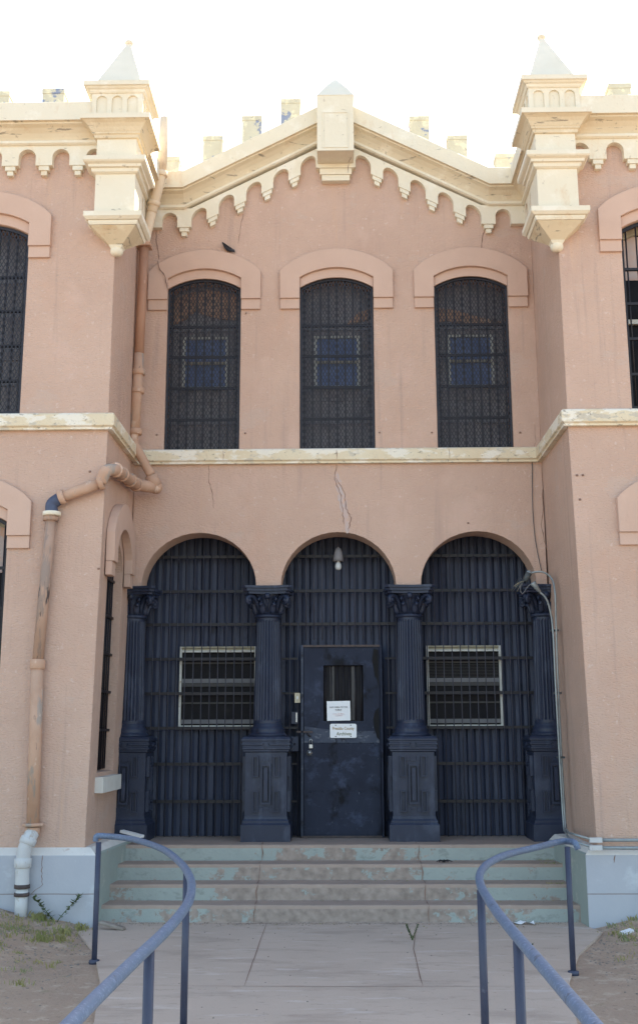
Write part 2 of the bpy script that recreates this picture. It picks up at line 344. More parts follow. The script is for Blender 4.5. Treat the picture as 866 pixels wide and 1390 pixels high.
# ------------------------------------------------------------------ walls
def win_loop(cx, z0, z1, rise, hw=.465): return [(cx-hw, z0), (cx+hw, z0)]+seg(cx, z1, hw, rise, rev=True)
b = MB()
outer = [(-BX, SPR)]+[(x, z) for x, z in arc(-1.675, SPR, .69, .655)]+arc(0, SPR, .69, .655)+arc(1.675, SPR, .69, .655)+[(BX, SPR), (BX, 8.75), (1.95, 8.75), (0, 8.75+rake(0)), (-1.95, 8.75), (-BX, 8.75)]
b.prism([outer]+[win_loop(x, 5.275, 7.415, .135) for x in WIN_X], MAIN, -W, 0, STUCCO)
def Pm(*uv): return [SY(u, v, 0) for u, v in uv]
b.ribbon(jag(Pm((457, 629), (455, 650), (462, 672), (465, 690), (467, 712)), .010), .011, CRACK)
b.ribbon(jag(Pm((455, 648), (467, 668), (470, 690), (476, 703), (473, 721)), .010), .011, CRACK)
b.ribbon(jag(Pm((457, 640), (461, 662), (465, 680), (470, 700), (471, 724)), .012), .085, PATCH, proud=.0012)
b.ribbon(jag(Pm((283, 631), (284, 655), (288, 670), (290, 690)), .008), .009, CRACK)
b.ribbon(jag(Pm((330, 290), (327, 306), (323, 330)), .008), .009, CRACK)
b.ribbon(jag(Pm((212, 312), (213, 333), (216, 352)), .008), .012, CRACK)
b.ribbon(jag([Vector((p.x, -.07, p.z)) for p in (SY(214, 353, -.07), SY(217, 366, -.07), SY(223, 372, -.07), SY(225, 382, -.07), SY(228, 393, -.07))], .006, 3), .016, CRACK, proud=.003)
b.ribbon(jag(Pm((658, 312), (653, 335), (648, 352)), .012), .013, CRACK)
b.ribbon(jag(Pm((736, 664), (738, 690), (735, 712), (739, 735), (743, 746)), .006, 4), .012, CRACK)
b.ribbon(jag(Pm((726, 575), (727, 600), (725, 607)), .006, 4), .005, CRACK)
for u, v in ((334, 425), (333, 588), (515, 587), (586, 587), (635.5, 710), (706, 587), (213, 590)):
    p = SY(u, v, 0); b.lathe([(.011, 0), (.008, .006)], CRACK, n=8) if 0 else b.ball((p.x, -.004, p.z), .013, CRACK, 8, (1, .5, 1))
b.build('wall', jail)

def batter(v):                                              # the lower storey leans outward a little towards its foot
    if abs(v.x) < 2.7 and v.z < 5.1: v = Vector((v.x+math.copysign(.07*(5.1-v.z)/4.4, v.x), v.y, v.z))
    return v
SIDEWIN_U = (-1.27, -.41)
for s in (-1, 1):
    b = MB()
    cxu, cxl = (-3.93, -3.985) if s < 0 else (3.655, 3.675)
    zs = [.5, 1.4, 2.4, 3.4, 4.4, 5.1, 7.0, 8.75]
    edge = [(s*BX, z) for z in zs]
    o = edge+[(s*FAR, 8.75), (s*FAR, .5)]
    holes = [win_loop(cxu, 5.30, 7.40, .135), win_loop(cxl, 1.55, 4.09, .135)]
    if s < 0:   # windows further along, out of the picture
        holes += [win_loop(cxu-2.1, 5.30, 7.40, .135), win_loop(cxl-2.1, 1.55, 4.09, .135)]
    else:
        holes += [win_loop(cxu+2.1, 5.30, 7.40, .135), win_loop(cxl+2.1, 1.55, 4.09, .135)]
    b.prism([o]+holes, FRONT, -W, 0, STUCCO)
    fr = FLANK_L if s < 0 else FLANK_R
    loop = [(D+.02, z) for z in zs]+[(.74, z) for z in zs[::-1]]
    hs = []
    if s < 0: hs = [win_loop(sum(SIDEWIN_U)/2, 1.48, 3.72, .30, .43)]
    b.prism([loop]+hs, fr, -W, -.0005, STUCCO)
    if s < 0:
        for u, v in ((137, 772), (123, 640)): 
            p = SY(u, v, D); b.ball((p.x, D-.004, p.z), .014, CRACK, 8, (1, .5, 1))
        b.ribbon([(-BX+.0, -1.0, 5.0), (-BX, -.98, 4.6), (-BX, -1.02, 4.4)], .004, CRACK, nrm=(1, 0, 0))
    else:
        for u, v in ((782, 645), (790, 645), (785.5, 678), (734, 0)):
            if v: p = SY(u, v, D); b.ball((p.x, D-.004, p.z), .015, CRACK, 8, (1, .5, 1))
    b.build('wall', jail, warp=batter)
# roof and the plain rear mass of the building
b = MB(); b.box(-FAR, FAR, .5, 9, 8.3, 8.45, BOARD); b.box(-FAR, -BX-.02, D+.3, .5, 8.3, 8.45, BOARD); b.box(BX+.02, FAR, D+.3, .5, 8.3, 8.45, BOARD)
b.build('roof', jail)
b = MB(); b.box(-FAR, FAR, 8.7, 9, 0, 9, STUCCO); b.box(-FAR, -FAR+.3, D+.36, 8.7, 0, 9, STUCCO); b.box(FAR-.3, FAR, D+.36, 8.7, 0, 9, STUCCO)
b.box(-FAR+.3, FAR-.3, .75, .85, .3, 8.3, BOARD)
b.build('rear_wall', jail)

# ------------------------------------------------------------------ window surrounds, grilles and sashes
def hood(name, frame, cx, zs, step=True, hw=.465, d=.055, drop=0, rise=(.13, .28)):
    """raised plaster surround: arched band with ears and a stepped lower end"""
    b = MB(); e = .25
    o = [(cx-hw-e, zs-.15), (cx-hw, zs-.15)]+[(cx-hw, zs+.10)]+seg(cx, zs+.13, hw, rise[0])[0:]+[(cx+hw, zs+.10), (cx+hw, zs-.15), (cx+hw+e, zs-.15)]+[(cx+hw+e, zs+.22)]+seg(cx, zs+.235, hw+e, rise[1], rev=True)[1:-1]+[(cx-hw-e, zs+.22)]
    b.prism([o], frame, -.003, d, SMOOTH)
    for sg in (-1, 1):
        a, c = sorted((cx+sg*(hw+.004), cx+sg*(hw+e-.005)))
        b.prism([[(a, zs-.285), (c, zs-.285), (c, zs-.152), (a, zs-.152)]], frame, -.003, d-.022, SMOOTH)
    # inner archivolt flush between surround and opening
    b.prism([[(cx-hw+.002, zs+.0)]+seg(cx, zs+.004, hw-.002, .135)+[(cx+hw-.002, zs+.0), (cx+hw-.002, zs+.125)]+seg(cx, zs+.128, hw-.002, rise[0], rev=True)[1:-1]+[(cx-hw+.002, zs+.125)]], frame, -.01, .012, SMOOTH)
    return b.build(name, jail)
def window(parent_name, frame, cx, z0, z1, rise, mesh=True, inner=True, hw=.465, hz=(), boards=BOARD, reflection=None, bars=9, depth=-.045):
    w = empty(parent_name, (0, 0, 0), jail)
    fr = lambda: MB()
    g = fr()   # outer iron frame following the opening
    a, zt = hw-.004, z1-.004
    outl = [(cx-a, z0+.004), (cx+a, z0+.004)]+seg(cx, zt, a, rise, rev=True)
    inn = [(cx-a+.028, z0+.032), (cx+a-.028, z0+.032)]+seg(cx, zt-.022, a-.028, rise-.01, rev=True)
    g.prism([outl, inn], frame, depth-.02, depth+.012, MESHW); g.build('frame', w)
    Rr = (a*a+rise*rise)/(2*rise); zc = zt+rise-Rr
    def top(x): return zc+math.sqrt(max(0, Rr*Rr-(x-cx)**2))-.01
    if mesh:
        g = fr(); px, pz = .043, .082; sl = pz/px; w_ = .0098
        n = int((2*a)/px)+int((top(cx)-z0)/pz)+2
        for dr in (1, -1):
            for i in range(-n, n):
                # line z = z0 + sl*(dr*(x-cx)) + i*pz, clipped to the opening
                pts = []
                K = 60; xs = [cx-a+2*a*k/K for k in range(K+1)]
                ins = [x for x in xs if z0+.01 < z0+sl*dr*(x-cx)+i*pz < top(x)]
                if len(ins) < 2: continue
                # refine ends
                def zz(x): return z0+sl*dr*(x-cx)+i*pz
                A, B = ins[0], ins[-1]
                (o_, u_, n_) = frame
                dd = depth-.003*(1 if dr > 0 else 0)
                pa = Vector((o_[0]+u_[0]*A+n_[0]*dd, o_[1]+u_[1]*A+n_[1]*dd, zz(A))); pb = Vector((o_[0]+u_[0]*B+n_[0]*dd, o_[1]+u_[1]*B+n_[1]*dd, zz(B)))
                t = (pb-pa).normalized(); nn = Vector((n_[0], n_[1], 0)); sd = t.cross(nn)
                v = [pa+sd*w_/2, pa-sd*w_/2, pb-sd*w_/2, pb+sd*w_/2]; v += [q-nn*.004 for q in v]
                g.add(v, [(0, 1, 2, 3), (7, 6, 5, 4), (0, 3, 7, 4), (1, 5, 6, 2)], MESHW)
        g.build('wire_mesh', w, fix=False)
    g = fr()
    for k in range(bars):
        x = cx-a+(k+.5)*2*a/bars
        g.prism([[(x-.011, z0+.01), (x+.011, z0+.01), (x+.011, top(x)), (x-.011, top(x))]], frame, depth-.060, depth-.042, BAR)
    for z in hz: g.prism([[(cx-a, z-.013), (cx+a, z-.013), (cx+a, z+.013), (cx-a, z+.013)]], frame, depth-.074, depth-.030, BAR)
    g.build('iron_bars', w)
    g = fr()
    g.prism([[(cx-a, z0), (cx+a, z0)]+seg(cx, zt, a, rise, rev=True)], frame, -.34, -.30, boards)
    if boards is BOARD:
        for k in range(1, 8):
            x = cx-a+k*2*a/8; g.prism([[(x-.014, z0+.02), (x+.014, z0+.02), (x+.014, top(x)-.02), (x-.014, top(x)-.02)]], frame, -.30, -.285, BOARD)
        for z in (z0+.42, z0+.72, 6.95 if z0 > 3 else 3.6): g.prism([[(cx-a, z-.02), (cx+a, z-.02), (cx+a, z+.02), (cx-a, z+.02)]], frame, -.30, -.278, BOARD)
    if reflection is not None:
        pl = reflection; g.prism([pl], frame, -.299, -.27, REFL_LITTER)  # painted reflection shape laid on the backing
    g.build('boarding', w)
    if inner:
        g = fr(); x0, x1, za, zb = cx-.29, cx+.29, 6.14, 6.835
        g.prism([[(x0, za), (x1, za), (x1, zb), (x0, zb)], [(x0+.035, za+.03), (x1-.035, za+.03), (x1-.035, zb-.03), (x0+.035, zb-.03)]], frame, -.25, -.215, WHITEF)
        g.prism([[(x0+.035, 6.465), (x1-.035, 6.465), (x1-.035, 6.50), (x0+.035, 6.50)]], frame, -.24, -.212, CREAMF)
        g.prism([[(x0+.03, za+.025), (x1-.03, za+.025), (x1-.03, zb-.025), (x0+.03, zb-.025)]], frame, -.262, -.252, BLUEGLASS)
        g.build('sash', w)
    return w
HZ = (6.925, 6.52, 6.11, 5.70)
reflections = [[(-2.11, 7.02), (-1.95, 7.10), (-1.82, 7.22), (-1.70, 7.16), (-1.5, 7.10), (-1.26, 7.08), (-1.24, 7.40), (-1.4, 7.46), (-1.675, 7.50), (-1.9, 7.46), (-2.1, 7.38)],  # outlines of the brown reflections painted behind each mesh
       [(.12, 7.0), (.25, 7.03), (.42, 7.08), (.44, 7.22), (.30, 7.18), (.18, 7.07)],
       [(1.26, 7.0), (1.4, 7.05), (1.6, 7.0), (1.8, 6.98), (2.12, 6.98), (2.1, 7.03), (1.8, 7.10), (1.5, 7.20), (1.27, 7.22)]]
for i, x in enumerate(WIN_X):
    hood('window_surround', MAIN, x, 7.40)
    window('barred_window', MAIN, x, 5.285, 7.415, .135, hz=HZ, reflection=reflections[i])
hd = hood('window_surround', FRONT, -3.93, 7.40); window('barred_window', FRONT, -3.93, 5.305, 7.40, .135, hz=HZ, inner=False)
hd = hood('window_surround', FRONT, 3.655, 7.40)
def plain_window(cx, z0, z1, hz, fr=FRONT):
    """bars only, with a dark sash and pale frame behind"""
    w = empty('barred_window', (0, 0, 0), jail)
    g = MB(); a = .461
    g.prism([[(cx-a, z0), (cx+a, z0)]+seg(cx, z1-.004, a, .135, rev=True), [(cx-a+.03, z0+.03), (cx+a-.03, z0+.03)]+seg(cx, z1-.03, a-.03, .125, rev=True)], fr, -.085, -.045, BAR)
    g.build('frame', w); g = MB()
    Rr = (a*a+.135**2)/(.27); zc = z1+.131-Rr
    for k in range(8):
        x = cx-a+(k+.6)*2*a/8; g.tube([(x, D+.08, z0+.01), (x, D+.08, zc+math.sqrt(Rr*Rr-(x-cx)**2)-.01)], .009, BAR, 8) 
    for z in hz: g.prism([[(cx-a, z-.015), (cx+a, z-.015), (cx+a, z+.015), (cx-a, z+.015)]], fr, -.095, -.060, BAR)
    g.build('iron_bars', w); g = MB()
    g.prism([[(cx-a, z0), (cx+a, z0)]+seg(cx, z1-.004, a, .135, rev=True), [(cx-a+.05, z0+.05), (cx+a-.05, z0+.05)]+seg(cx, z1-.05, a-.05, .12, rev=True)], fr, -.29, -.22, CREAMF)
    zm = (z0+z1)/2
    g.prism([[(cx-a+.05, zm), (cx+a-.05, zm), (cx+a-.05, zm+.05), (cx-a+.05, zm+.05)]], fr, -.28, -.23, WHITEF)
    g.prism([[(cx-.02, z0+.05), (cx+.02, z0+.05), (cx+.02, z1+.06), (cx-.02, z1+.06)]], fr, -.275, -.235, CREAMF)
    g.build('sash', w); g = MB()
    g.prism([[(cx-a, z0), (cx+a, z0)]+seg(cx, z1-.004, a, .135, rev=True)], fr, -.34, -.30, GLASS)
    g.prism([[(cx-a+.06, z1-.5), (cx+a-.06, z1-.5), (cx+a-.06, z1+.03), (cx-a+.06, z1+.03)]], fr, -.299, -.293, PATCH)
    g.build('pane', w)
    return w
plain_window(3.655, 5.31, 7.40, (6.94, 6.53, 6.12, 5.71))
for cx, z0, z1 in ((-6.03, 5.305, 7.40), (5.755, 5.305, 7.40)): hood('window_surround', FRONT, cx, z1); plain_window(cx, z0, z1, (6.94, 6.53, 6.12, 5.71))
for cx in (-3.985, 3.675, -6.085, 5.775): hood('window_surround', FRONT, cx, 4.09); plain_window(cx, 1.56, 4.09, (3.61, 3.18, 2.76, 2.34, 1.92))
for cx in (-3.985, 3.675, -6.085, 5.775):
    g = MB(); g.box(cx-.46, cx+.46, D-.05, D+.1, 1.42, 1.548, PEEL); g.build('window_sill', jail)
# window in the side of the left wing, facing the porch
FL2 = ((-BX-.022, 0), (0, 1), (1, 0))
cu = sum(SIDEWIN_U)/2
b = MB(); hw, e = .43, .20
o = [(cu-hw-e, 3.70), (cu-hw, 3.70)]+seg(cu, 3.86, hw, .28)+[(cu+hw, 3.70), (cu+hw+e, 3.70), (cu+hw+e, 4.02)]+seg(cu, 4.03, hw+e, .40, rev=True)[1:-1]+[(cu-hw-e, 4.02)]
b.prism([o], FLANK_L, -.01, .085, SMOOTH)
for sg in (-1, 1):
    a, c = sorted((cu+sg*(hw+.004), cu+sg*(hw+e-.005))); b.prism([[(a, 3.55), (c, 3.55), (c, 3.698), (a, 3.698)]], FLANK_L, -.01, .06, SMOOTH)
b.build('window_surround', jail)
w = empty('barred_window', (0, 0, 0), jail)
g = MB()
for k in range(8):
    y = cu-.42+(k+.5)*.84/8; g.tube([(-BX-.145, y, 1.50), (-BX-.125, y, 3.84)], .010, BAR, 8)
for z in (1.92, 2.34, 2.76, 3.18, 3.60): g.box(-BX-.16, -BX-.11, cu-.425, cu+.425, z-.014, z+.014, BAR)
g.build('iron_bars', w)
g = MB(); g.prism([win_loop(cu, 1.485, 3.72, .29, .428)], FL2, -.19, -.17, GLASS); g.build('pane', w)
g = MB(); g.box(-BX-.1, -2.462, cu-.50, cu+.50, 1.275, 1.435, SILLW); g.build('window_sill', jail)

# ------------------------------------------------------------------ string course between the storeys
b = MB()
prof = [(-.05, 5.10), (.055, 5.10), (.055, 5.125), (.08, 5.14), (.08, 5.262), (.06, 5.283), (-.05, 5.288)]
b.sweep([(-FAR, D), (-BX, D), (-BX, 0), (BX, 0), (BX, D), (FAR, D)], prof, PEEL)
for u in (303, 457, 610):                                   # open joints between the stones
    p = SY(u, 620, -.08); b.ribbon([(p.x, -.08, 5.14), (p.x+.004, -.08, 5.20), (p.x-.002, -.08, 5.26)], .010, CRACK)
b.build('string_course', jail)

# ------------------------------------------------------------------ cornices with corbelled arcades
CPROF = [(-.10, 8.46), (.10, 8.46), (.125, 8.475), (.125, 8.505), (.105, 8.52), (.115, 8.545), (.14, 8.585), (.185, 8.63), (.235, 8.655), (.235, 8.675), (.27, 8.68), (.27, 8.90), (.25, 8.915), (-.10, 8.93)]
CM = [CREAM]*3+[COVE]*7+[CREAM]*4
def arcade(frame, xs, x0, x1, zoff, r=.098, m=CREAM, flip=1):
    """frieze with round-headed notches centred on xs and little stepped corbels between them"""
    b = MB()
    lo = []
    for x in sorted(xs):
        base = [(x-r, 8.215), (x-r, 8.315)]+arc(x, 8.32, r, r, 10)+[(x+r, 8.315), (x+r, 8.215)]
        lo += base
    loop = [(x0, 8.215)]+lo+[(x1, 8.215)]
    tops = [x1]+[k for k in (1.86, 0, -1.86) if x0 < k < x1 and zoff]+[x0]
    loop += [(t, 8.475) for t in tops]
    zf = zoff or (lambda x: 0)
    loop2 = []
    for i, (x, z) in enumerate(loop):
        loop2.append((x, z+zf(x)))
    b.prism([loop2], frame, -.004, .085, m)
    edges = [x0]+[(a+c)/2 for a, c in zip(sorted(xs)[:-1], sorted(xs)[1:])]+[x1]
    for x in edges[1:-1]:
        for hw, za, zb, d in ((.058, 8.160, 8.213, .075), (.034, 8.105, 8.158, .062)):
            b.prism([[(x-hw, za+zf(x-hw)), (x+hw, za+zf(x+hw)), (x+hw, zb+zf(x+hw)), (x-hw, zb+zf(x-hw))]], frame, -.004, d, m)
    return b
def raf(x): return .508*max(0.0, 1.86-abs(x))
ax = [.355, .708, 1.056, 1.406, 1.757, 2.132]
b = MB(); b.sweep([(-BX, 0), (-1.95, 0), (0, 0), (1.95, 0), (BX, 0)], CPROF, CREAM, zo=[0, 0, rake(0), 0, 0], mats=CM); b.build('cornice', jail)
b = arcade(MAIN, ax+[-a for a in ax], -BX+.085, BX-.085, raf)
b.box(-.33, .33, -.08, -.002, 9.0, 9.40, CREAM) if 0 else None
b.build('corbel_frieze', jail)
for s in (-1, 1):
    b = MB(); p = [(-FAR, D), (-BX, D), (-BX, 0)] if s < 0 else [(BX, 0), (BX, D), (FAR, D)]
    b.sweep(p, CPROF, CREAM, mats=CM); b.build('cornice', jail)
    if s < 0: xs = [-2.745-.387*i for i in range(17)]
    else: xs = [2.775+.39*i for i in range(17)]
    b = arcade(FRONT, xs, min(s*BX+.004*s*0, s*FAR), max(s*BX, s*FAR), None); b.build('corbel_frieze', jail)
    b = arcade(FLANK_L if s < 0 else FLANK_R, [-.22-.37*i for i in range(4)], D+.01, -.086, None); b.build('corbel_frieze', jail)
    b = MB()
# gable block on the apex
b = MB(); bw = .232
b.box(-bw, bw, -.46, -.06, 9.062, 9.835, CREAM)
b.stack([(bw+.006, .206, 9.835), (bw-.005, .20, 9.85), (bw*.62, .125, 9.99), (bw*.22, .045, 10.12), (.015, .015, 10.17)], SPIRE, cx=0, cy=-.26)
b.prism([[(-.165, 9.10), (.165, 9.10), (.165, 9.60), (-.165, 9.60)], [(-.150, 9.118), (.150, 9.118), (.150, 9.585), (-.150, 9.585)]], MAIN, .458, .467, CREAM)
b.box(-.235, .235, -.13, 0, 9.0, 9.058, CREAM); b.box(-.205, .205, -.115, 0, 8.915, 8.998, CREAM); b.box(-.18, .18, -.10, 0, 8.835, 8.913, CREAM)
b.ribbon(jag([(.20, -.30, 9.06), (.16, -.14, 9.06)], .004), .006, CRACK, nrm=(0, 0, -1))
b.ribbon(jag([(.165, -.13, 9.05), (.155, -.13, 8.92)], .003), .008, CRACK)
b.build('gable_block', jail)
# merlons
mer = MB(); mer.box(-.128, .128, -.10, .10, -.9, -.065, CRENEL); mer.box(-.134, .134, -.106, .106, -.063, 0, CRENEL)
mo = mer.build('merlon', jail, (-1.631, .3, 9.655))
for x, z in ((-1.113, 9.942), (-.597, 10.187), (-2.2, 9.36), (1.118, 9.91), (1.613, 9.623), (2.239, 9.346)):
    c = mo.copy(); COL.objects.link(c); c.location = (x, .3, z)
m2 = MB(); m2.box(-.128, .128, -.10, .10, -.5, -.065, CRENEL); m2.box(-.134, .134, -.106, .106, -.063, 0, CRENEL)
m2o = m2.build('merlon', jail, (-3.32, -1.42, 9.325))
for x in [-3.97-.64*i for i in range(8)]+[3.33+.64*i for i in range(9)]:
    c = m2o.copy(); COL.objects.link(c); c.location = (x, -1.42, 9.30)
# low parapet behind the cornices carries the merlons
b = MB(); b.prism([[(-BX, 8.4), (BX, 8.4), (BX, 8.93), (1.95, 8.93), (0, 8.93+rake(0)), (-1.95, 8.93), (-BX, 8.93)]], MAIN, -.42, -.37, CREAM)
b.box(-FAR, -BX, D+.37, D+.41, 8.4, 8.93, CREAM); b.box(BX, FAR, D+.37, D+.41, 8.4, 8.93, CREAM)
b.build('parapet', jail)

# ------------------------------------------------------------------ corner turrets
def turret(s):
    cx, cy = s*2.468, -1.665
    t = empty('corner_turret', (cx, cy, 0), jail)
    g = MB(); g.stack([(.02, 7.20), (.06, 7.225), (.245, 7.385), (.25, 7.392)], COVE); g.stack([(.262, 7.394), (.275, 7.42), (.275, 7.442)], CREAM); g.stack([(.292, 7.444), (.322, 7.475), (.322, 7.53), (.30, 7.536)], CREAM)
    g.ball((0, 0, 7.185), .075, CREAM, 14, (1, 1, .85)); g.stack([(.05, 7.19), (.078, 7.235), (.06, 7.25)], CREAM); g.build('pendant', t)
    g = MB(); g.stack([(.224, 7.53), (.224, 8.04)], CREAM); g.stack([(.224, 8.18), (.224, 8.50)], CREAM); g.build('shaft', t)
    g = MB(); g.stack([(.235, 8.02), (.262, 8.035), (.268, 8.075), (.295, 8.08), (.30, 8.11), (.335, 8.125), (.348, 8.14), (.348, 8.19), (.33, 8.197), (.225, 8.205)], CREAM); g.build('ledge', t)
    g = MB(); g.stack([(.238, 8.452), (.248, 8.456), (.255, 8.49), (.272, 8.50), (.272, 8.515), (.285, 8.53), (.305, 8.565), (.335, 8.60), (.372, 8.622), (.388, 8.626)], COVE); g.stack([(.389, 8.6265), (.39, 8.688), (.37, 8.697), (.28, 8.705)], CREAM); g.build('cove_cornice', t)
    g = MB(); H = .268
    g.stack([(H, 8.70), (H, 9.02)], CREAM)
    for ang in range(4):
        fr = [((0, -H), (1, 0), (0, -1)), ((H, 0), (0, 1), (1, 0)), ((0, H), (-1, 0), (0, 1)), ((-H, 0), (0, -1), (-1, 0))][ang]
        hl = [[(x-.060, 8.735), (x+.060, 8.735), (x+.060, 8.90)]+arc(x, 8.90, .06, .06, 8, rev=True)[1:-1]+[(x-.060, 8.90)] for x in (-.175, 0, .175)]
        g.prism([[(-H-.02, 8.702), (H+.02, 8.702), (H+.02, 9.0), (-H-.02, 9.0)]]+hl, fr, .001, .022, CREAM)
    g.build('arcaded_block', t)
    g = MB(); g.stack([(.30, 8.985), (.312, 9.0), (.318, 9.02), (.34, 9.03), (.352, 9.045), (.372, 9.05), (.372, 9.105), (.36, 9.112)], CREAM); g.build('cap', t)
    g = MB(); g.stack([(.275, .275, 9.108, 0), (.27, .27, 9.12, 0), (.030, .030, 9.77, -s*.05), (.03, .03, 9.79, -s*.052)], SPIRE)
    g.ball((-s*.052, 0, 9.815), .052, CREAM, 12, (1, 1, .75)); g.build('spire', t)
    return t
turret(-1); turret(1)

# ------------------------------------------------------------------ porch: iron panels, bars, side windows, door
def corrug(x0, x1, z0, z1):
    b = MB(); per = .0985; n = int((x1-x0)/per)+1; pts = []
    for k in range(n+1):
        x = x0+k*per
        for dx, y in ((0, .642), (.007, .640), (.012, .612), (.050, .602), (.088, .612), (.093, .638)):
            if x+dx <= x1: pts.append((x+dx, y+random.uniform(-.004, .004)))
    v = [(x, y, z0) for x, y in pts]+[(x, y, z1) for x, y in pts]+[(x, y+.01, z0) for x, y in pts]+[(x, y+.01, z1) for x, y in pts]; m = len(pts)
    f = [(i, i+1, m+i+1, m+i) for i in range(m-1)]+[(2*m+i, 3*m+i, 3*m+i+1, 2*m+i+1) for i in range(m-1)]+[(m+i, m+i+1, 3*m+i+1, 3*m+i) for i in range(m-1)]
    return b.add(v, f, SHEET)
ZH = (4.025, 3.594, 3.187, 2.767, 2.352, 1.943, 1.522, 1.089)
for x0, x1 in ((-2.50, -.852), (-.848, .848), (.852, 2.50)):
    corrug(x0, x1, .684, 4.42).build('steel_panel', jail)
b = MB(); b.box(-2.5, 2.5, .36, .72, 4.43, 4.6, BAR); b.box(-2.5, 2.5, .69, .73, .684, 4.43, BAR); b.build('porch_lintel', jail)
for cx, side in ((-1.675, 1), (0, 0), (1.675, 1)):
    g = MB(); x0, x1 = cx-.82, cx+.82
    n = 16
    for k in range(n+1):
        x = x0+.02+k*(1.60)/n + random.uniform(-.003, .003)
        if side or abs(x-.03) > .52: g.tube([(x, .425, .69), (x, .425, 4.38)], .0062, BARV, 6)
        else: g.tube([(x, .425, 2.99), (x, .425, 4.38)], .0062, BARV, 6)
    for z in ZH:
        if side or z > 3: g.box(x0, x1, .432, .475, z-.018, z+.018, BAR)
        else: g.box(x0, -.50, .432, .462, z-.013, z+.013, BAR); g.box(.56, x1, .432, .462, z-.013, z+.013, BAR)
    g.build('bar_grille', jail)
for cx, x0, x1 in ((-1.5, -1.955, -1.01), (1.5, 1.07, 1.98)):
    w = empty('porch_window', (0, 0, 0), jail)
    g = MB(); fz0, fz1 = 1.945, 2.925
    g.box(x0, x0+.026, .53, .575, fz0, fz1, WHITEF); g.box(x1-.026, x1, .53, .575, fz0, fz1, WHITEF)
    g.box(x0+.026, x1-.026, .53, .575, fz0, fz0+.03, WHITEF); g.box(x0+.026, x1-.026, .53, .575, 2.855, 2.878, WHITEF); g.box(x0+.026, x1-.026, .53, .575, fz1-.016, fz1, CREAMF)
    g.build('frame', w)
    g = MB()
    for za, zb, m in ((2.715, 2.735, DIMF), (2.485, 2.535, GREYF), (2.44, 2.482, DIMF), (2.232, 2.252, DIMF), (1.995, 2.045, GREYF), (2.88, 2.905, CREAMF)): g.box(x0+.028, x1-.028, .560, .580, za, zb, m)
    if cx > 0:
        for k in range(9): g.box(x0+.028, x1-.028, .572, .581, 2.55+k*.018, 2.554+k*.018, DIMF)
    g.build('sash', w)
    g = MB(); g.box(x0+.02, x1-.02, .583, .590, fz0+.01, fz1-.01, GLASS); g.build('pane', w)
    tag(w)
door = empty('door', (0, 0, 0), jail)
g = MB(); X0, X1 = -.445, .505
g.prism([[(X0+.02, .70), (X1-.02, .70), (X1-.02, 2.895), (X0+.02, 2.895)], [(-.19, 2.02), (.29, 2.02), (.29, 2.68), (-.19, 2.68)]], ((0, .36), (1, 0), (0, -1)), -.05, 0, DOORM)
g.prism([[(X0+.025, 1.77), (X1-.03, 1.765), (X1-.03, 1.90), (.30, 1.905), (.10, 1.895), (-.2, 1.93), (X0+.025, 1.96)]], ((0, .36), (1, 0), (0, -1)), 0, .006, DOORL)
for P_ in ([(.42, 2.88), (.475, 2.86), (.475, 2.42), (.455, 2.52), (.43, 2.55), (.415, 2.66), (.40, 2.74)], [(.43, 2.14), (.475, 2.18), (.475, 1.80), (.445, 1.83), (.415, 1.95), (.405, 2.05)]): g.prism([P_], ((0, .353), (1, 0), (0, -1)), 0, .0025, SOOT)
g.prism([[(X0+.03, 1.215), (X1-.035, 1.215), (X1-.035, 1.755), (X0+.03, 1.755)]], ((0, .36), (1, 0), (0, -1)), 0, .005, DOORM)
g.prism([[(X0+.03, .72), (X1-.035, .72), (X1-.035, 1.20), (X0+.03, 1.20)]], ((0, .36), (1, 0), (0, -1)), 0, .005, DOORM)
g.prism([[(-.215, 2.0), (.315, 2.0), (.315, 2.70), (-.215, 2.70)], [(-.19, 2.02), (.29, 2.02), (.29, 2.68), (-.19, 2.68)]], ((0, .36), (1, 0), (0, -1)), 0, .007, DOORM)
for x in (-.34, -.2, -.05, .1, .25, .4):
    for z in (1.20, 1.765): g.ball((x, .352, z), .009, DOORM, 8, (1, .6, 1))
g.build('door_leaf', door)
g = MB(); g.box(X0-.012, X0+.012, .335, .40, .69, 2.925, DOORL); g.box(X1-.012, X1+.012, .335, .40, .69, 2.925, DOORM); g.box(X0+.012, X1-.012, .335, .40, 2.90, 2.925, RUST); g.box(X0-.005, X1-.01, .33, .38, .684, .705, RUST); g.build('door_frame', door)
g = MB()
for k in range(7): g.tube([(-.165+k*.072, .395, 2.02), (-.165+k*.072, .395, 2.68)], .008, BAR, 8)
g.box(-.11, -.06, .402, .408, 2.03, 2.67, DIMF); g.box(.15, .20, .402, .408, 2.03, 2.67, DIMF)
g.build('window_bars', door)
g = MB(); g.box(-.19, .29, .412, .418, 2.02, 2.68, GLASS); g.build('pane', door)
g = MB(); g.box(X0-.07, -.32, .335, .352, 1.885, 1.905, RUST); g.tube([(-.40, .345, 1.90), (-.37, .34, 1.86), (-.345, .335, 1.84)], .010, BAR, 8); g.build('bolt', door)
g = MB(); g.lathe([(.035, 0), (.035, .012), (.022, .016), (.022, .02)], STEEL, n=20)
for i in range(len(g.v)-80, len(g.v)): x, y, z = g.v[i]; g.v[i] = (x-.357, .352-z, y+1.652)
g.build('keyhole_disc', door)
g = MB(); g.box(-.585, -.49, .37, .42, 1.67, 1.84, NAVY); g.ball((-.535, .366, 1.755), .012, BAR, 8); g.build('lock_box', jail); g = MB(); g.box(-.575, -.495, .375, .42, 1.99, 2.13, NAVY); g.box(-.52, -.505, .36, .375, 2.01, 2.12, STEEL); g.build('lock_box', jail)

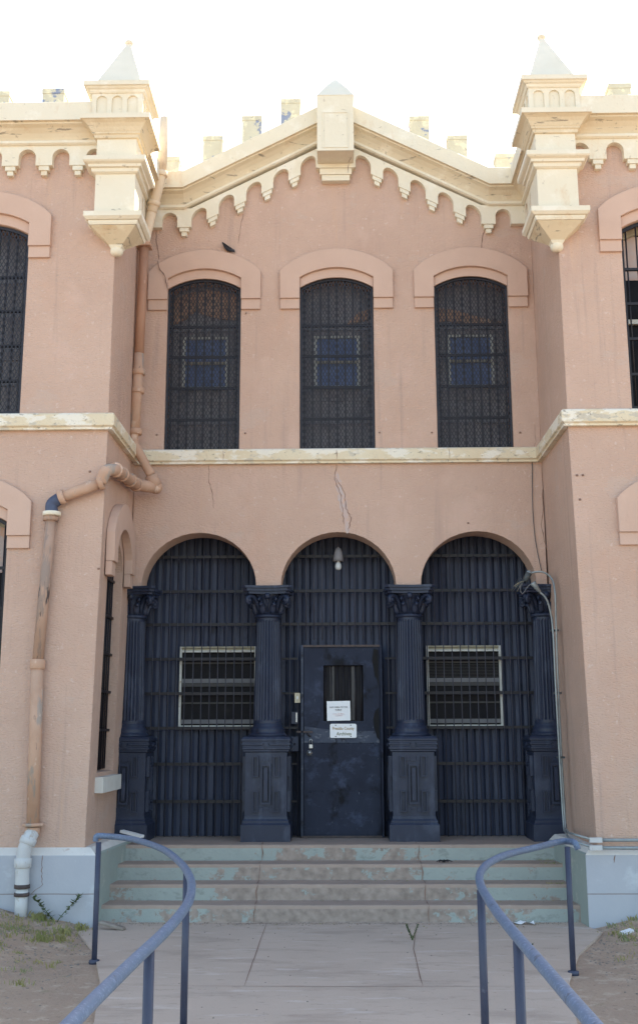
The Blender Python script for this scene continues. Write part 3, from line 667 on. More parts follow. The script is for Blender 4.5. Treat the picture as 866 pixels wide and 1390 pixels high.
# ------------------------------------------------------------------ iron columns
def column_parts(parent):
    g = MB(); g.stack([(.283, .68), (.283, .862), (.272, .872), (.262, .885), (.262, .905), (.248, .925), (.244, .955)], NAVY)
    g.stack([(.240, .953), (.240, 1.672)], NAVY)
    for k in range(4):
        H = .240
        fr = [((0, -H), (1, 0), (0, -1)), ((H, 0), (0, 1), (1, 0)), ((0, H), (-1, 0), (0, 1)), ((-H, 0), (0, -1), (-1, 0))][k]
        def R_(x0, x1, z0, z1, d=.028): g.prism([[(x0, z0), (x1, z0), (x1, z1), (x0, z1)]], fr, -.002, d, NAVY)
        # central tall frame with boss, and four L-shaped key blocks round it
        g.prism([[(-.058, 1.085), (.058, 1.085), (.058, 1.535), (-.058, 1.535)], [(-.040, 1.110), (.040, 1.110), (.040, 1.510), (-.040, 1.510)]], fr, -.002, .036, NAVY)
        g.prism([[(-.022, 1.13), (.022, 1.13), (.022, 1.49), (-.022, 1.49)]], fr, -.002, .046, NAVY)
        for sx in (-1, 1):
            for za, zb, zt in ((1.39, 1.62, 1), (1.0, 1.235, -1)):
                xa, xb = sorted((sx*.085, sx*.155)); 
                oL = [(xa, za), (xb, za), (xb, zb), (xa, zb)]; iL = [(xa+.014, za+.014), (xb-.014, za+.014), (xb-.014, zb-.014), (xa+.014, zb-.014)]
                g.prism([oL, iL], fr, -.002, .034, NAVY)
                zx = (zb-.05, zb) if zt > 0 else (za, za+.05)
                xc, xd = sorted((sx*.035, sx*.083)); R_(xc, xd, zx[0], zx[1]-.001, .010)
        R_(-.032, .032, 1.56, 1.585, .010); R_(-.032, .032, 1.03, 1.058, .010)
    g.stack([(.246, 1.665), (.262, 1.675), (.262, 1.692), (.276, 1.70), (.276, 1.722), (.268, 1.727), (.268, 1.742), (.280, 1.748), (.280, 1.768), (.272, 1.773), (.272, 1.790), (.284, 1.796), (.284, 1.815), (.262, 1.838), (.235, 1.848)], NAVY)
    for (fx, fy) in ((0, -1), (1, 0), (-1, 0)):
        for rr, dd in ((.040, .004), (.030, .012), (.014, .020)):
            c = Vector((fx*.276, fy*.276, 1.745)); a = c+Vector((fx, fy, 0))*dd
            g.tube([c-Vector((fx, fy, 0))*.01, a], rr, NAVY, 16, smooth=False)
    g.build('pedestal', parent)
    g = MB()
    prof = [(.225, 1.846), (.228, 1.862), (.218, 1.874), (.205, 1.880), (.196, 1.895), (.199, 1.915), (.196, 1.935), (.180, 1.95), (.170, 1.975), (.168, 1.99)]
    g.lathe(prof, NAVY, n=32)
    n = 72; v = []; f = []; zs_ = [1.985, 2.02, 2.04, 2.4, 2.8, 3.12, 3.175, 3.20, 3.235]
    for z in zs_:
        t = (z-1.98)/1.25; r0 = .167-.026*t**1.3
        fl = 0 if z in (1.985, 2.02, 3.20, 3.235) else .085
        for j in range(n): a = 2*math.pi*(j+.5)/n; rr = r0*(1-(fl if j % 3 == 1 else 0)); v.append((rr*math.cos(a), rr*math.sin(a), z))
    for i in range(len(zs_)-1):
        for j in range(n): f.append((n*i+j, n*i+(j+1) % n, n*i+n+(j+1) % n, n*i+n+j))
    g.add(v, f, NAVY, False)
    g.lathe([(.142, 3.225), (.160, 3.23), (.166, 3.245), (.160, 3.262), (.140, 3.266)], NAVY, n=32)
    g.build('shaft', parent)
    g = MB()
    g.lathe([(.138, 3.26), (.140, 3.36), (.155, 3.43), (.19, 3.485), (.20, 3.50)], NAVY, n=24)
    for k in range(8):                                      # curling leaves round the bell
        a = math.pi*k/4+math.pi/8; ca, sa = math.cos(a), math.sin(a)
        pts = [(r*ca, r*sa, z) for r, z in ((.142, 3.265), (.156, 3.31), (.166, 3.35), (.188, 3.385), (.212, 3.392), (.222, 3.372), (.212, 3.355))]
        g.tube(pts, [.022, .036, .036, .030, .026, .020, .010], NAVY, 8, flat=.45)
    for k in range(4):                                      # corner volutes
        a = math.pi*k/2+math.pi/4; ca, sa = math.cos(a), math.sin(a)
        pts = [(r*ca, r*sa, z) for r, z in ((.145, 3.30), (.165, 3.38), (.20, 3.44), (.25, 3.475), (.305, 3.475), (.340, 3.445), (.338, 3.405), (.310, 3.385), (.285, 3.40), (.285, 3.425), (.305, 3.43))]
        g.tube(pts, [.020, .026, .028, .028, .028, .027, .025, .022, .018, .014, .010], NAVY, 8)
        g.ball((.308*ca, .308*sa, 3.425), .036, NAVY, 10)
        for da in (-.34, .34):                              # inner scrolls
            cb, sb = math.cos(a+da), math.sin(a+da)
            pts = [(r*cb, r*sb, z) for r, z in ((.150, 3.33), (.17, 3.40), (.195, 3.445), (.225, 3.455), (.240, 3.435), (.228, 3.415))]
            g.tube(pts, [.014, .017, .017, .016, .013, .008], NAVY, 7)
        am = math.pi*k/2; cm, sm_ = math.cos(am), math.sin(am)
        g.ball((.215*cm, .215*sm_, 3.475), .038, NAVY, 10, (1, 1, 1.1)); g.tube([(.15*cm, .15*sm_, 3.30), (.17*cm, .17*sm_, 3.40), (.20*cm, .20*sm_, 3.46)], [.012, .011, .013], NAVY, 7)
    # abacus with hollow sides
    def star(h, w): 
        P = []
        for k in range(4):
            a = math.pi*k/2; c_, s_ = math.cos(a), math.sin(a)
            for (lx, ly) in ((h, -h+.045), (w+.012, -.10), (w, 0), (w+.012, .10), (h, h-.045), (h-.045, h)):
                P.append((lx*c_-ly*s_, lx*s_+ly*c_))
        return P
    for h, w_, za, zb in ((.262, .215, 3.500, 3.530), (.282, .232, 3.532, 3.565), (.300, .248, 3.567, 3.597)):
        P = star(h, w_); k = len(P); g.add([(x, y, za) for x, y in P]+[(x, y, zb) for x, y in P], [tuple(range(k-1, -1, -1)), tuple(range(k, 2*k))]+[(i, (i+1) % k, k+(i+1) % k, k+i) for i in range(k)], NAVY)
    g.build('capital', parent)
colm = empty('iron_column', (-.845, .145, 0), jail); column_parts(colm)
for x in (.845, -2.475, 2.465): copy_tree(colm, jail, (x, .145, 0))

# ------------------------------------------------------------------ plinth (belongs to the walls), steps
for s in (-1, 1):
    b = MB(); prof = [(-.35, -.5), (0, -.5), (0, .695), (-.015, .712), (-.075, .765), (-.35, .775)]
    pf = [(-FAR, -1.735), (-2.43, -1.735)]; pk = [(-2.43, -1.735), (-2.35, -.2)]
    if s > 0: pf = [(2.425, -1.735), (FAR, -1.735)]; pk = [(2.33, -.2), (2.425, -1.735)]
    path = pf+[pk[1]] if s < 0 else [pk[0]]+pf
    b.sweep(path, prof, PLINTH, mats=[None, None, PLINTHTOP, PLINTHTOP, PLINTHTOP, None])
    ki = b.mi(CHEEK)
    for i, f in enumerate(b.f):                             # the cheeks beside the steps carry the green paint
        c = sum((Vector(b.v[q]) for q in f), Vector())/len(f)
        if abs(c.x) < 2.45 and c.z < .705: b.m[i] = ki
    if s < 0: b.ribbon(jag([(-2.96, -1.735, .70), (-2.965, -1.735, .55), (-2.95, -1.735, .42), (-3.06, -1.735, .33)], .006), .007, CRACK)
    else: b.ribbon(jag([(2.72, -1.735, .70), (2.70, -1.735, .62)], .006), .012, CRACK)
    b.build('plinth', jail)
steps = tag(empty('entrance_steps', (0, -1, 0)), 'worn four-riser concrete steps with peeling green paint below the iron columns', 'steps')
lv = [(-.46, .68), (-.80, .513), (-1.12, .348), (-1.44, .187)]
b = MB()
for i, (yn, z) in enumerate(lv):
    yb = .75 if i == 0 else lv[i-1][0]-.0; zb = lv[i+1][1] if i < 3 else -.2
    nose = .036
    # tread slab with a soft worn nosing
    prof = [(yb+.05, z), (yn+.018, z), (yn+.004, z-.008), (yn-.0, z-nose)]
    v = []; n = 40
    for k in range(n+1):
        x = -2.44+4.88*k/n; wv = random.uniform(-.004, .002); wz = random.uniform(-.0025, .001)
        for q, (y, zz) in enumerate(prof): v.append((x, y+(wv if q else 0), zz+(wz if q else 0)))
        v.append((x, yn+.003, zb-.002))
    f = []; f2 = []
    for k in range(n):
        for q in range(3): f.append((5*k+q, 5*k+5+q, 5*k+6+q, 5*k+1+q))
        f2.append((5*k+3, 5*k+8, 5*k+9, 5*k+4))
    b.add(v, f, TREAD); o_ = len(b.v)-len(v); ki = b.mi(RISER)
    for q in f2: b.f.append(tuple(o_+i_ for i_ in q)); b.m.append(ki); b.sm.append(False)
for xa in ((-.86, -.865), (.86, .89)):                      # open settlement joints through the flight
    for i, (yn, z) in enumerate(lv):
        x = xa[0]+(xa[1]-xa[0])*i/3; zb = lv[i+1][1] if i < 3 else .02
        b.ribbon([(x+random.uniform(-.012, .012), yn, z-.002), (x+random.uniform(-.012, .012), yn, (z+zb)/2), (x+random.uniform(-.01, .01), yn, zb)], .013, CRACK, proud=.006)
        b.ribbon([(x, yn+.01, z), (x+random.uniform(-.02, .02), yn+.15, z), (x, yn+.32, z)], .012, CRACK, nrm=(0, 0, 1), proud=.003)
for v_ in range(len(b.v)): x, y, z = b.v[v_]; b.v[v_] = (x, y+1, z)
b.build('flight', steps, fix=False)

# ------------------------------------------------------------------ ground
def gz(x, y):
    a = max(0.0, abs(x)-2.42); fall = max(0.12, 1-max(0.0, -1.75-y)/2.6)
    base = min(.235, a*.215)*fall
    if abs(x) < 2.42: base = 0.0
    return base + (.012*math.sin(x*7+y*3)+.010*math.sin(x*3.1-y*9)) * min(1, a*3)
b = MB()
def axis_pts(lo, hi, fine0, fine1, st):
    p = [lo, lo/3, lo/9, fine0-3]; x = fine0
    while x < fine1: p.append(x); x += st
    return p+[fine1, fine1+4, hi/9+6, hi/3, hi]
xs = axis_pts(-300, 300, -6, 6, .08); ys = [-300, -150, -60, -25, -14]+[-10+.1*i for i in range(84)]+[-1.55, -1.3, 0, 12, 40, 150, 300]
v = [(x, y, gz(x, y)) for y in ys for x in xs]; n = len(xs)
f = [(j*n+i, j*n+i+1, (j+1)*n+i+1, (j+1)*n+i) for j in range(len(ys)-1) for i in range(n-1)]
b.add(v, f, DIRT, True); tag(b.build('ground', fix=False), kind='structure')
b = MB()
wl = [(-2.44, -1.30), (2.44, -1.30), (2.44, -1.78), (2.50, -2.0), (2.05, -3.1), (1.75, -4.2), (1.55, -5.5), (1.45, -8), (1.45, -11.5), (-1.50, -11.5), (-1.50, -8), (-1.62, -5.5), (-1.85, -4.2), (-2.15, -3.0), (-2.53, -2.0), (-2.44, -1.78)]
tr = tessellate_polygon([[Vector((x, y, 0)) for x, y in wl]]); k = len(wl)
b.add([(x, y, .022) for x, y in wl]+[(x, y, -.15) for x, y in wl], [tuple(t) for t in tr]+[(i, (i+1) % k, k+(i+1) % k, k+i) for i in range(k)], WALK)
b.ribbon(jag([(-.735, -1.46, .022), (-.728, -3.3, .022), (-.72, -4.4, .022)], .003), .008, CRACK, nrm=(0, 0, 1), proud=.003)
b.ribbon(jag([(.768, -1.46, .022), (.64, -2.9, .022), (.62, -4.4, .022)], .004), .008, CRACK, nrm=(0, 0, 1), proud=.003)
b.ribbon([(-1.6, -4.4, .022), (0, -4.42, .022), (1.7, -4.4, .022)], .008, CRACK, nrm=(0, 0, 1), proud=.003)
b.ribbon(jag([(-2.3, -1.52, .022), (-1, -1.53, .022), (0.5, -1.52, .022), (2.3, -1.53, .022)], .006), .010, CRACK, nrm=(0, 0, 1), proud=.003)
tag(b.build('path', fix=False), kind='structure')
b = MB(); b.add([(-300, -34, .035), (300, -34, .035), (300, -13, .035), (-300, -13, .035), (-300, -13, -.2), (300, -13, -.2)], [(0, 1, 2, 3), (3, 2, 5, 4)], STREET)
tag(b.build('road', fix=False), kind='structure')

# ------------------------------------------------------------------ handrails
def smooth_path(P, n=6):
    P = [Vector(p) for p in P]; out = []
    for i in range(len(P)-1):
        p0 = P[max(i-1, 0)]; p1 = P[i]; p2 = P[i+1]; p3 = P[min(i+2, len(P)-1)]
        for k in range(n):
            t = k/n; out.append(.5*((2*p1)+(p2-p0)*t+(2*p0-5*p1+4*p2-p3)*t*t+(3*p1-p0-3*p2+p3)*t**3))
    out.append(P[-1]); return out
HR = .985; KF = (1.878-HR)/(1.878-.92)
def lift(p): return (CAM.x+(p[0]-CAM.x)*KF, CAM.y+(p[1]-CAM.y)*KF, HR)
def handrail(pts, posts, label, tip):
    t = tag(empty('handrail', (pts[0][0], pts[0][1], 0)), label, 'handrail', 'curved pipe handrails before the steps'); o = Vector(t.location)
    g = MB(); P = [Vector(lift(p))-o for p in pts]
    P = [P[0]+Vector(tip)]+P
    g.tube(smooth_path(P), .026, RAIL, 14); g.build('rail', t)
    for (px, py) in posts:
        q = Vector((px, py, 0))-o
        g = MB(); g.tube([q+Vector((0, 0, -.05)), q+Vector((0, 0, HR-.012))], .0235, POSTM, 12); g.lathe([(.045, .0), (.045, .03), (.026, .035)], POSTM, q.x, q.y, 14); g.build('post', t)
def on_rail(u, v):
    p = survey(u, v, 2, HR); return (p.x, p.y)
handrail([(-2.325, -2.22), (-2.23, -2.22), (-2.105, -2.321), (-1.875, -2.629), (-1.51, -3.455), (-1.205, -4.529), (-1.03, -5.351), (-.941, -5.927), (-.875, -6.578), (-.855, -7.247), (-.862, -7.796), (-.880, -8.4), (-.90, -9.4), (-.90, -10.6)],
         [on_rail(134, 1142), on_rail(253.5, 1184), on_rail(203, 1284), (-.82, -10.7)], 'curved blue pipe handrail left of the walk, nearer the white drain elbow', (-.01, 0, -.045))
handrail([(2.09, -2.95), (2.05, -2.80), (1.942, -2.895), (1.68, -3.362), (1.37, -3.906), (1.144, -4.496), (1.017, -5.018), (.94, -5.522), (.897, -6.072), (.87, -6.822), (.86, -7.543), (.86, -8.233), (.86, -9.4), (.86, -10.6)],
         [on_rail(770, 1148), on_rail(652.5, 1206), on_rail(703, 1275), (.79, -10.7)], 'curved blue pipe handrail right of the walk, nearer the wall conduits', (.02, -.02, -.05))

# ------------------------------------------------------------------ drain pipe on the left wing
dp = tag(empty('drainpipe', (-3.16, -1.74, .1)), 'flaking pink cast iron drainpipe bending round the left wing to a white plastic foot', 'drainpipe')
o = Vector(dp.location)
def rel(P): return [Vector(p)-o for p in P]
def ring(g, p, d, r, h, m):
    p = Vector(p)-o; d = Vector(d).normalized(); g.tube([p-d*h/2, p-d*h*.45, p+d*h*.45, p+d*h/2], [r*.93, r, r, r*.93], m, 16)
a1 = SY(224, 160, -.42); a2 = SY(219, 236, -.42); a3 = SY(206, 288, -.30); a4 = SY(196, 330, -.34); a5 = SY(189, 480, -.34); a6 = SY(182.5, 588, -.34)
g = MB(); g.tube(rel([a1, a2]), .062, PIPEC, 16); g.tube(rel(smooth_path([a2, a2.lerp(a3, .3)+Vector((0, 0, -.03)), a3])), .062, PIPEC, 16)
ring(g, a2, (0, 0, 1), .078, .07, PIPEC); ring(g, a2.lerp(a3, .75), a3-a2, .078, .06, PIPEC)
g.tube(rel(smooth_path([a3, a3.lerp(a4, .5), a4])), .060, PIPEC, 16); g.build('upper_pipe', dp)
g = MB(); g.tube(rel([a4, a5]), .058, PIPER, 16); g.build('bare_pipe', dp)
g = MB(); ring(g, a4+Vector((0, 0, -.02)), (0, 0, 1), .078, .06, PIPEP)
g.box(*(a4.x-o.x-.09, a4.x-o.x+.09, a4.y-o.y-.09, a4.y-o.y+.09), a4.z-o.z-.055, a4.z-o.z-.02, PIPEP)
g.build('wall_bracket', dp); g = MB(); b1 = SY(187, 503, -.34); b2 = SY(186, 535, -.34)
g.tube(rel([a5, a6]), .062, PIPEP, 16)
for q in (SY(188.5, 505, -.34), SY(187, 530, -.34), SY(184, 586, -.34)): ring(g, q, (0, 0, 1), .080, .07, PIPEP)
c0 = SY(181.5, 600, -.34); c1 = SY(188, 613, -.34); c2 = SY(205, 645, -.28); c3 = SY(212, 662, -.24)
g.tube(rel(smooth_path([a6, c0, c1, c2])), .055, PIPEP, 16)
g.build('drop_pipe', dp); g = MB(); g.tube(rel([c2, c3]), .075, PIPEP, 16)
h1 = SX(185, 658, -2.395); h2 = Vector((-2.395, -1.25, 4.70)); h3 = Vector((-2.395, -1.62, 4.665)); h4 = Vector((-2.47, -1.765, 4.62)); h5 = SY(137, 655, -1.765); h6 = SY(84, 675, -1.75)
g.build('pipe_socket', dp); g = MB(); g.ball(c3-o, .078, PIPEP, 14); g.tube(rel([c3, h1]), .070, PIPEP, 16); g.tube(rel(smooth_path([h1, h2, h3, h4, h5])), .066, PIPEP, 16)
for q, dr in ((h1, (0, 1, 0)), (h1.lerp(h2, .45), (0, 1, 0)), (h2, (0, 1, 0)), (h3, (0, 1, .0)), (h5, (1, 0, .3))): ring(g, q, dr, .082, .055, PIPEP)
g.build('offset_pipe', dp)
g = MB(); g.tube(rel([h5, h6]), .060, PIPEP, 16); ring(g, h6, h6-h5, .078, .06, PIPEP); g.build('sloping_pipe', dp)
h7 = SY(71, 684, -1.75); h8 = SY(70.5, 695, -1.75)
g = MB(); g.tube(rel(smooth_path([h6, h7, h8])), .066, SLATE, 16); g.build('elbow', dp)
k1 = SY(69, 704, -1.74); k2 = SY(51, 902, -1.74); k3 = SY(44.5, 1120, -1.74)
g = MB(); ring(g, h8+Vector((0, 0, -.02)), (0, 0, 1), .096, .045, CREAM); ring(g, k1, (0, 0, 1), .082, .05, PIPEG); g.tube(rel([k1, k2]), .058, PIPEG, 16); ring(g, k2, (0, 0, 1), .078, .10, PIPEP); g.build('standpipe', dp)
g = MB(); g.tube(rel([k2, k3]), .064, PIPEP, 16); ring(g, k3, (0, 0, 1), .105, .03, PIPEP); ring(g, k3+Vector((0, 0, -.06)), (0, 0, 1), .075, .07, PIPEP); g.build('lower_pipe', dp)
p1 = SY(40, 1138, -1.80); p2 = SY(34, 1152, -1.82); p3 = SY(31, 1172, -1.82); p4 = SY(30, 1204, -1.82); p5 = SY(28, 1243, -1.82)
g = MB(); g.tube(rel(smooth_path([k3+Vector((0, 0, -.08)), p1, p2, p3, p4])), .070, PVC, 18)
ring(g, p1.lerp(p2, .3), p2-p1, .083, .07, PVC); ring(g, p3, (0, 0, 1), .086, .09, PVC); g.build('white_elbow', dp)
g = MB(); ring(g, p4+Vector((0, 0, .0)), (0, 0, 1), .078, .04, RUST); ring(g, p4+Vector((0, 0, -.075)), (0, 0, 1), .076, .035, RUST); g.tube(rel([p4, p5+Vector((0, 0, -.1))]), .062, PVC, 16); g.build('ground_stub', dp)

# ------------------------------------------------------------------ electric conduits on the right
cd = tag(empty('conduit', (2.45, -.55, .7)), 'grey electric conduits with bent weatherheads and loose wires on the right wall', 'conduit'); o = Vector(cd.location)
w1 = SY(718, 778, -.55); w2 = SY(736, 776.5, -.57); w3 = SY(749, 786, -.58); w4 = SX(753.5, 806, 2.45); w5 = SX(758, 940, 2.45); w6 = SX(766.5, 1105, 2.47)
g = MB(); pa = [w2, w3, w4, w5, w6]
g.tube(rel(smooth_path([w1, w2, w3, w4, w4.lerp(w5, .3), w5, w6, SX(770, 1128, 2.44), SY(779, 1133, -1.70), SY(806, 1141, -1.76)], 8)), .0115, CONDUIT, 10)
g.tube(rel([SY(806, 1141, -1.76), (3.9, -1.76, .835)]), .016, CONDUIT, 10)
g.build('straight_conduit', cd)
x1 = SY(723, 791, -.62); x2 = SY(733, 804, -.62); x3 = SY(742, 814, -.62); x4 = SY(748, 835, -.60); x5 = SX(751, 862, 2.42)
g = MB(); x6 = SX(755, 945, 2.42); x7 = SX(764, 1105, 2.43)
g.tube(rel(smooth_path([x2, x3, x4, x5, x5.lerp(x6, .4), x6, x7, SX(768, 1131, 2.40), SY(777, 1141, -1.70), SY(806, 1151.5, -1.79)], 8)), .0115, CONDUIT, 10)
g.tube(rel([SY(806, 1151.5, -1.79), (3.9, -1.79, .757)]), .017, CONDUIT, 10); g.build('bent_conduit', cd)
g = MB(); g.tube(rel([x2, x1.lerp(x2, .15), x1]), [.018, .034, .034], CONDUIT, 12); g.ball(w1-o, .034, CONDUIT, 12); g.tube(rel([w1, w1+Vector((-.05, 0, -.09))]), [.036, .030], DARKCON, 12); g.build('weatherhead', cd)
g = MB()
for q in (SY(808, 1141, -1.76), SY(808, 1151.5, -1.79)): q = q-o; g = MB(); g.box(q.x-.06, q.x+.065, q.y-.025, q.y+.025, q.z-.022, q.z+.024, PVC); g.build('junction_box', cd)
for z in (3.0, 2.3, 1.6): g = MB(); g.box(2.405-o.x, 2.49-o.x, -.56-.02-o.y, -.56+.05-o.y, z-o.z, z+.02-o.z, DARKCON); g.build('strap', cd)
g = MB(); base = SY(712, 788, -.58)
for k in range(9):
    e = SY(random.uniform(694, 706), random.uniform(790, 806), random.uniform(-.7, -.5)); m_ = base.lerp(e, .5)+Vector((random.uniform(-.02, .02), 0, random.uniform(.0, .05)))
    g.tube(rel(smooth_path([w1+Vector((-.04, 0, -.07)), base, m_, e], 4)), .0032, CREAMF if k % 2 else DARKCON, 5)
l1 = SY(709, 806, -.6); g.tube(rel(smooth_path([base, SY(706, 797, -.6), l1, SY(716, 797, -.6), x1], 5)), .006, GREYF, 6); g.build('loose_wires', cd)
g = MB(); g.tube(rel(smooth_path([(2.372, -.012, 5.10), (2.355, -.012, 4.53), (2.372, -.012, 4.12), (2.426, -.012, 3.77)], 6)), .0045, DARKCON, 6); g.build('cable', cd)

# ------------------------------------------------------------------ lamp, signs, lock, switch, bird, litter, weeds
lp = tag(empty('porch_lamp', (0, .37, 4.05)), 'small grey bell-shaped lamp with a bare unlit bulb in the middle arch', 'lamp')
g = MB(); g.tube([(0, .05, .02), (0, .0, .06), (0, -.10, .055)], .012, LAMPG, 8)
g.lathe([(.012, .05), (.03, .045), (.048, 0), (.060, -.07), (.064, -.115), (.058, -.115), (.045, -.06), (.01, -.02)], LAMPG, 0, -.10, 20); g.build('lamp_shade', lp)
g = MB(); g.lathe([(.014, -.05), (.018, -.12), (.036, -.155), (.041, -.18), (.034, -.208), (.015, -.222)], BULB, 0, -.10, 16); g.build('bulb', lp)
def text(parent, body, size, loc, m, align='CENTER', squeeze=1.0, off=0.0):
    c = bpy.data.curves.new('lettering', 'FONT'); c.body = body; c.size = size; c.align_x = align; c.extrude = .0006; c.offset = off
    c.materials.append(m); tmp = bpy.data.objects.new('tmp', c); COL.objects.link(tmp); bpy.context.view_layer.update(); me = bpy.data.meshes.new_from_object(tmp.evaluated_get(bpy.context.evaluated_depsgraph_get())); bpy.data.objects.remove(tmp); t_ = bpy.data.objects.new('lettering', me); COL.objects.link(t_); t_.parent = parent; t_.location = loc; t_.rotation_euler = (R(90), 0, 0); t_.scale = (squeeze, 1, 1); return t_
pn = tag(empty('paper_notice', (-.008, .334, 2.14), ), 'white paper notice with small black and red print taped over the door window', 'notice'); pn.rotation_euler = (0, R(-1), 0)
g = MB(); n = 8; v = []
for j in range(n+1):
    for i in range(n+1):
        x = -.140+.28*i/n; z = -.115+.23*j/n; v.append((x, -.003*math.sin(i*.9)*math.sin(j*.7)-.002, z))
v += [(x, y+.003, z) for x, y, z in v]; m_ = (n+1)**2
g.add(v, [(j*(n+1)+i, j*(n+1)+i+1, (j+1)*(n+1)+i+1, (j+1)*(n+1)+i) for j in range(n) for i in range(n)]+[(m_+j*(n+1)+i, m_+(j+1)*(n+1)+i, m_+(j+1)*(n+1)+i+1, m_+j*(n+1)+i+1) for j in range(n) for i in range(n)], PAPER, True)
g.build('sheet', pn, fix=False)
text(pn, 'NOT OPEN TO THE', .024, (0, -.009, .035), INKD); text(pn, 'PUBLIC', .024, (0, -.009, .003), INKD); text(pn, 'Call the county office for', .013, (0, -.009, -.040), INKR); text(pn, 'an appointment', .013, (0, -.009, -.060), INKR)
sg = tag(empty('door_sign', (.046, .340, 1.906)), 'white metal plate sign with brown and olive lettering below the paper notice', 'sign')
g = MB(); rr = .018; P = []
for cx_, cz_, a0 in ((.158-rr, .082-rr, 0), (-.158+rr, .082-rr, 90), (-.158+rr, -.082+rr, 180), (.158-rr, -.082+rr, 270)):
    for k in range(5): a = R(a0+k*22.5); P.append((cx_+rr*math.cos(a), cz_+rr*math.sin(a)))
g.prism([P], MAIN, 0, .004, PAPER); g.build('plate', sg)
g = MB()
for x, z in ((-.09, .066), (.09, .066), (-.09, -.066), (.09, -.066)): g = MB(); g.ball((x, -.005, z), .006, BAR, 8, (1.6, .5, 1)); g.build('screw', sg)
text(sg, 'Presidio County', .049, (0, -.0062, .012), GOLD, squeeze=.80, off=.0006); text(sg, 'Archives', .055, (.008, -.0062, -.052), OLIVE, squeeze=.92, off=.0008)
pk = tag(empty('padlock', (-.34, .333, 1.76)), 'small steel padlock hanging from the bolt of the navy door', 'padlock')
g = MB(); g.box(-.020, .020, -.016, .0, -.055, -.012, STEEL); g.build('body', pk)
g = MB(); g.tube([(-.014, -.008, -.012), (-.014, -.008, .035)]+[(.014*-math.cos(math.pi*k/8), -.008, .035+.014*math.sin(math.pi*k/8)) for k in range(1, 8)]+[(.014, -.008, .035), (.014, -.008, -.012)], .0045, STEEL, 8); g.build('shackle', pk)
g = MB(); g.box(-.033, .033, -.016, .03, -.058, .058, BEIGE); g.box(-.008, .008, -.022, -.016, -.018, .018, PAPER); g.ball((0, -.017, .04), .005, STEEL, 8); g.ball((0, -.017, -.04), .005, STEEL, 8)
tag(g.build('light_switch', None, (-.503, .395, 2.296)), 'beige switch plate left of the navy door', 'switch')

bp = SY(310, 337, -.045)
bird = tag(empty('bird', (bp.x, -.045, bp.z)), 'small black bird perched on the hood over the upper left window', 'bird')
bird.rotation_euler = (0, R(34), 0); bird.scale = (.82, .82, .82)
g = MB()
pts = [(-.135, .0, .028), (-.105, 0, .020), (-.06, 0, .008), (-.01, 0, 0), (.04, 0, .004), (.068, 0, .012), (.088, 0, .016), (.105, 0, .012), (.114, 0, .008)]
g.tube(pts, [.006, .014, .030, .040, .034, .022, .022, .014, .004], FEATHER, 12, flat=1.0); g.build('body', bird)
for sy in (-1, 1):
    g = MB(); g.tube([(.045, sy*.026, .010), (0, sy*.040, .012), (-.06, sy*.034, .018), (-.115, sy*.016, .030), (-.150, sy*.008, .038)], [.012, .030, .028, .014, .003], FEATHER, 8, flat=.35); g.build('wing', bird)
g = MB(); g.tube([(.108, 0, .010), (.135, 0, .002)], [.007, .001], BEAK, 8); g.build('beak', bird)
for sy in (-1, 1): g = MB(); g.tube([(.01, sy*.014, -.03), (.020, sy*.014, -.055)], .0035, BEAK, 6); g.build('leg', bird)

# litter
g = MB(); g.box(-.145, .145, -.035, .035, 0, .028, PAPER); q = g.build('white_board', None, (-2.32, -.36, .775)); q.rotation_euler = (0, R(9), R(-28)); tag(q, 'short white painted board lying on the cheek wall beside the left outer column', 'board')
g = MB(); n = 6
v = []
for j in range(3):
    for i in range(n+1): v.append((-.13+.26*i/n, -.035+.035*j, .012+.014*math.sin(i*1.9+j)+.008*random.random()))
v += [(x, y, z-.003) for x, y, z in v]; m_ = 3*(n+1)
g.add(v, [(j*(n+1)+i, j*(n+1)+i+1, (j+1)*(n+1)+i+1, (j+1)*(n+1)+i) for j in range(2) for i in range(n)]+[(m_+j*(n+1)+i, m_+(j+1)*(n+1)+i, m_+(j+1)*(n+1)+i+1, m_+j*(n+1)+i+1) for j in range(2) for i in range(n)], PAPER)
p = survey(704, 1251, 2, .03); tag(g.build('crumpled_paper', None, (p.x, -1.56, .024), fix=False), 'crumpled white paper scrap at the foot of the steps near the right handrail', 'litter')
g = MB(); p = survey(602, 1171, 2, .515)
for a, l in ((.3, .10), (2.9, .08), (3.6, .06), (1.2, .05), (-.5, .06), (4.6, .05)):
    g.tube([(0, 0, .012), (l*.5*math.cos(a), l*.3*math.sin(a), .022), (l*math.cos(a), l*.5*math.sin(a), .006)], [.012, .008, .003], BAR, 6)
g.ball((0, 0, .012), .016, BAR, 8); tag(g.build('dead_leaf', None, (p.x, -.66, .514)), 'small black shrivelled leaf on the second step right of the middle', 'leaf')
g = MB(); g.stack([(.13, .035, 0), (.135, .04, .015), (.12, .03, .032)], STONE); p = survey(155, 1256, 2, .05); q = g.build('broken_slab', None, (p.x, -1.88, .045)); q.rotation_euler = (0, R(12), R(-14)); tag(q, 'thin grey broken slab below the weed at the left plinth', 'rubble')
g = MB(); g.box(-.06, .06, -.03, .03, 0, .025, PAPER); p = survey(851, 1262, 2, .08); q = g.build('tin_scrap', None, (p.x, p.y, gz(p.x, p.y))); q.rotation_euler = (R(8), R(-10), R(25)); tag(q, 'pale scrap lying in the dirt at the right plinth', 'litter')
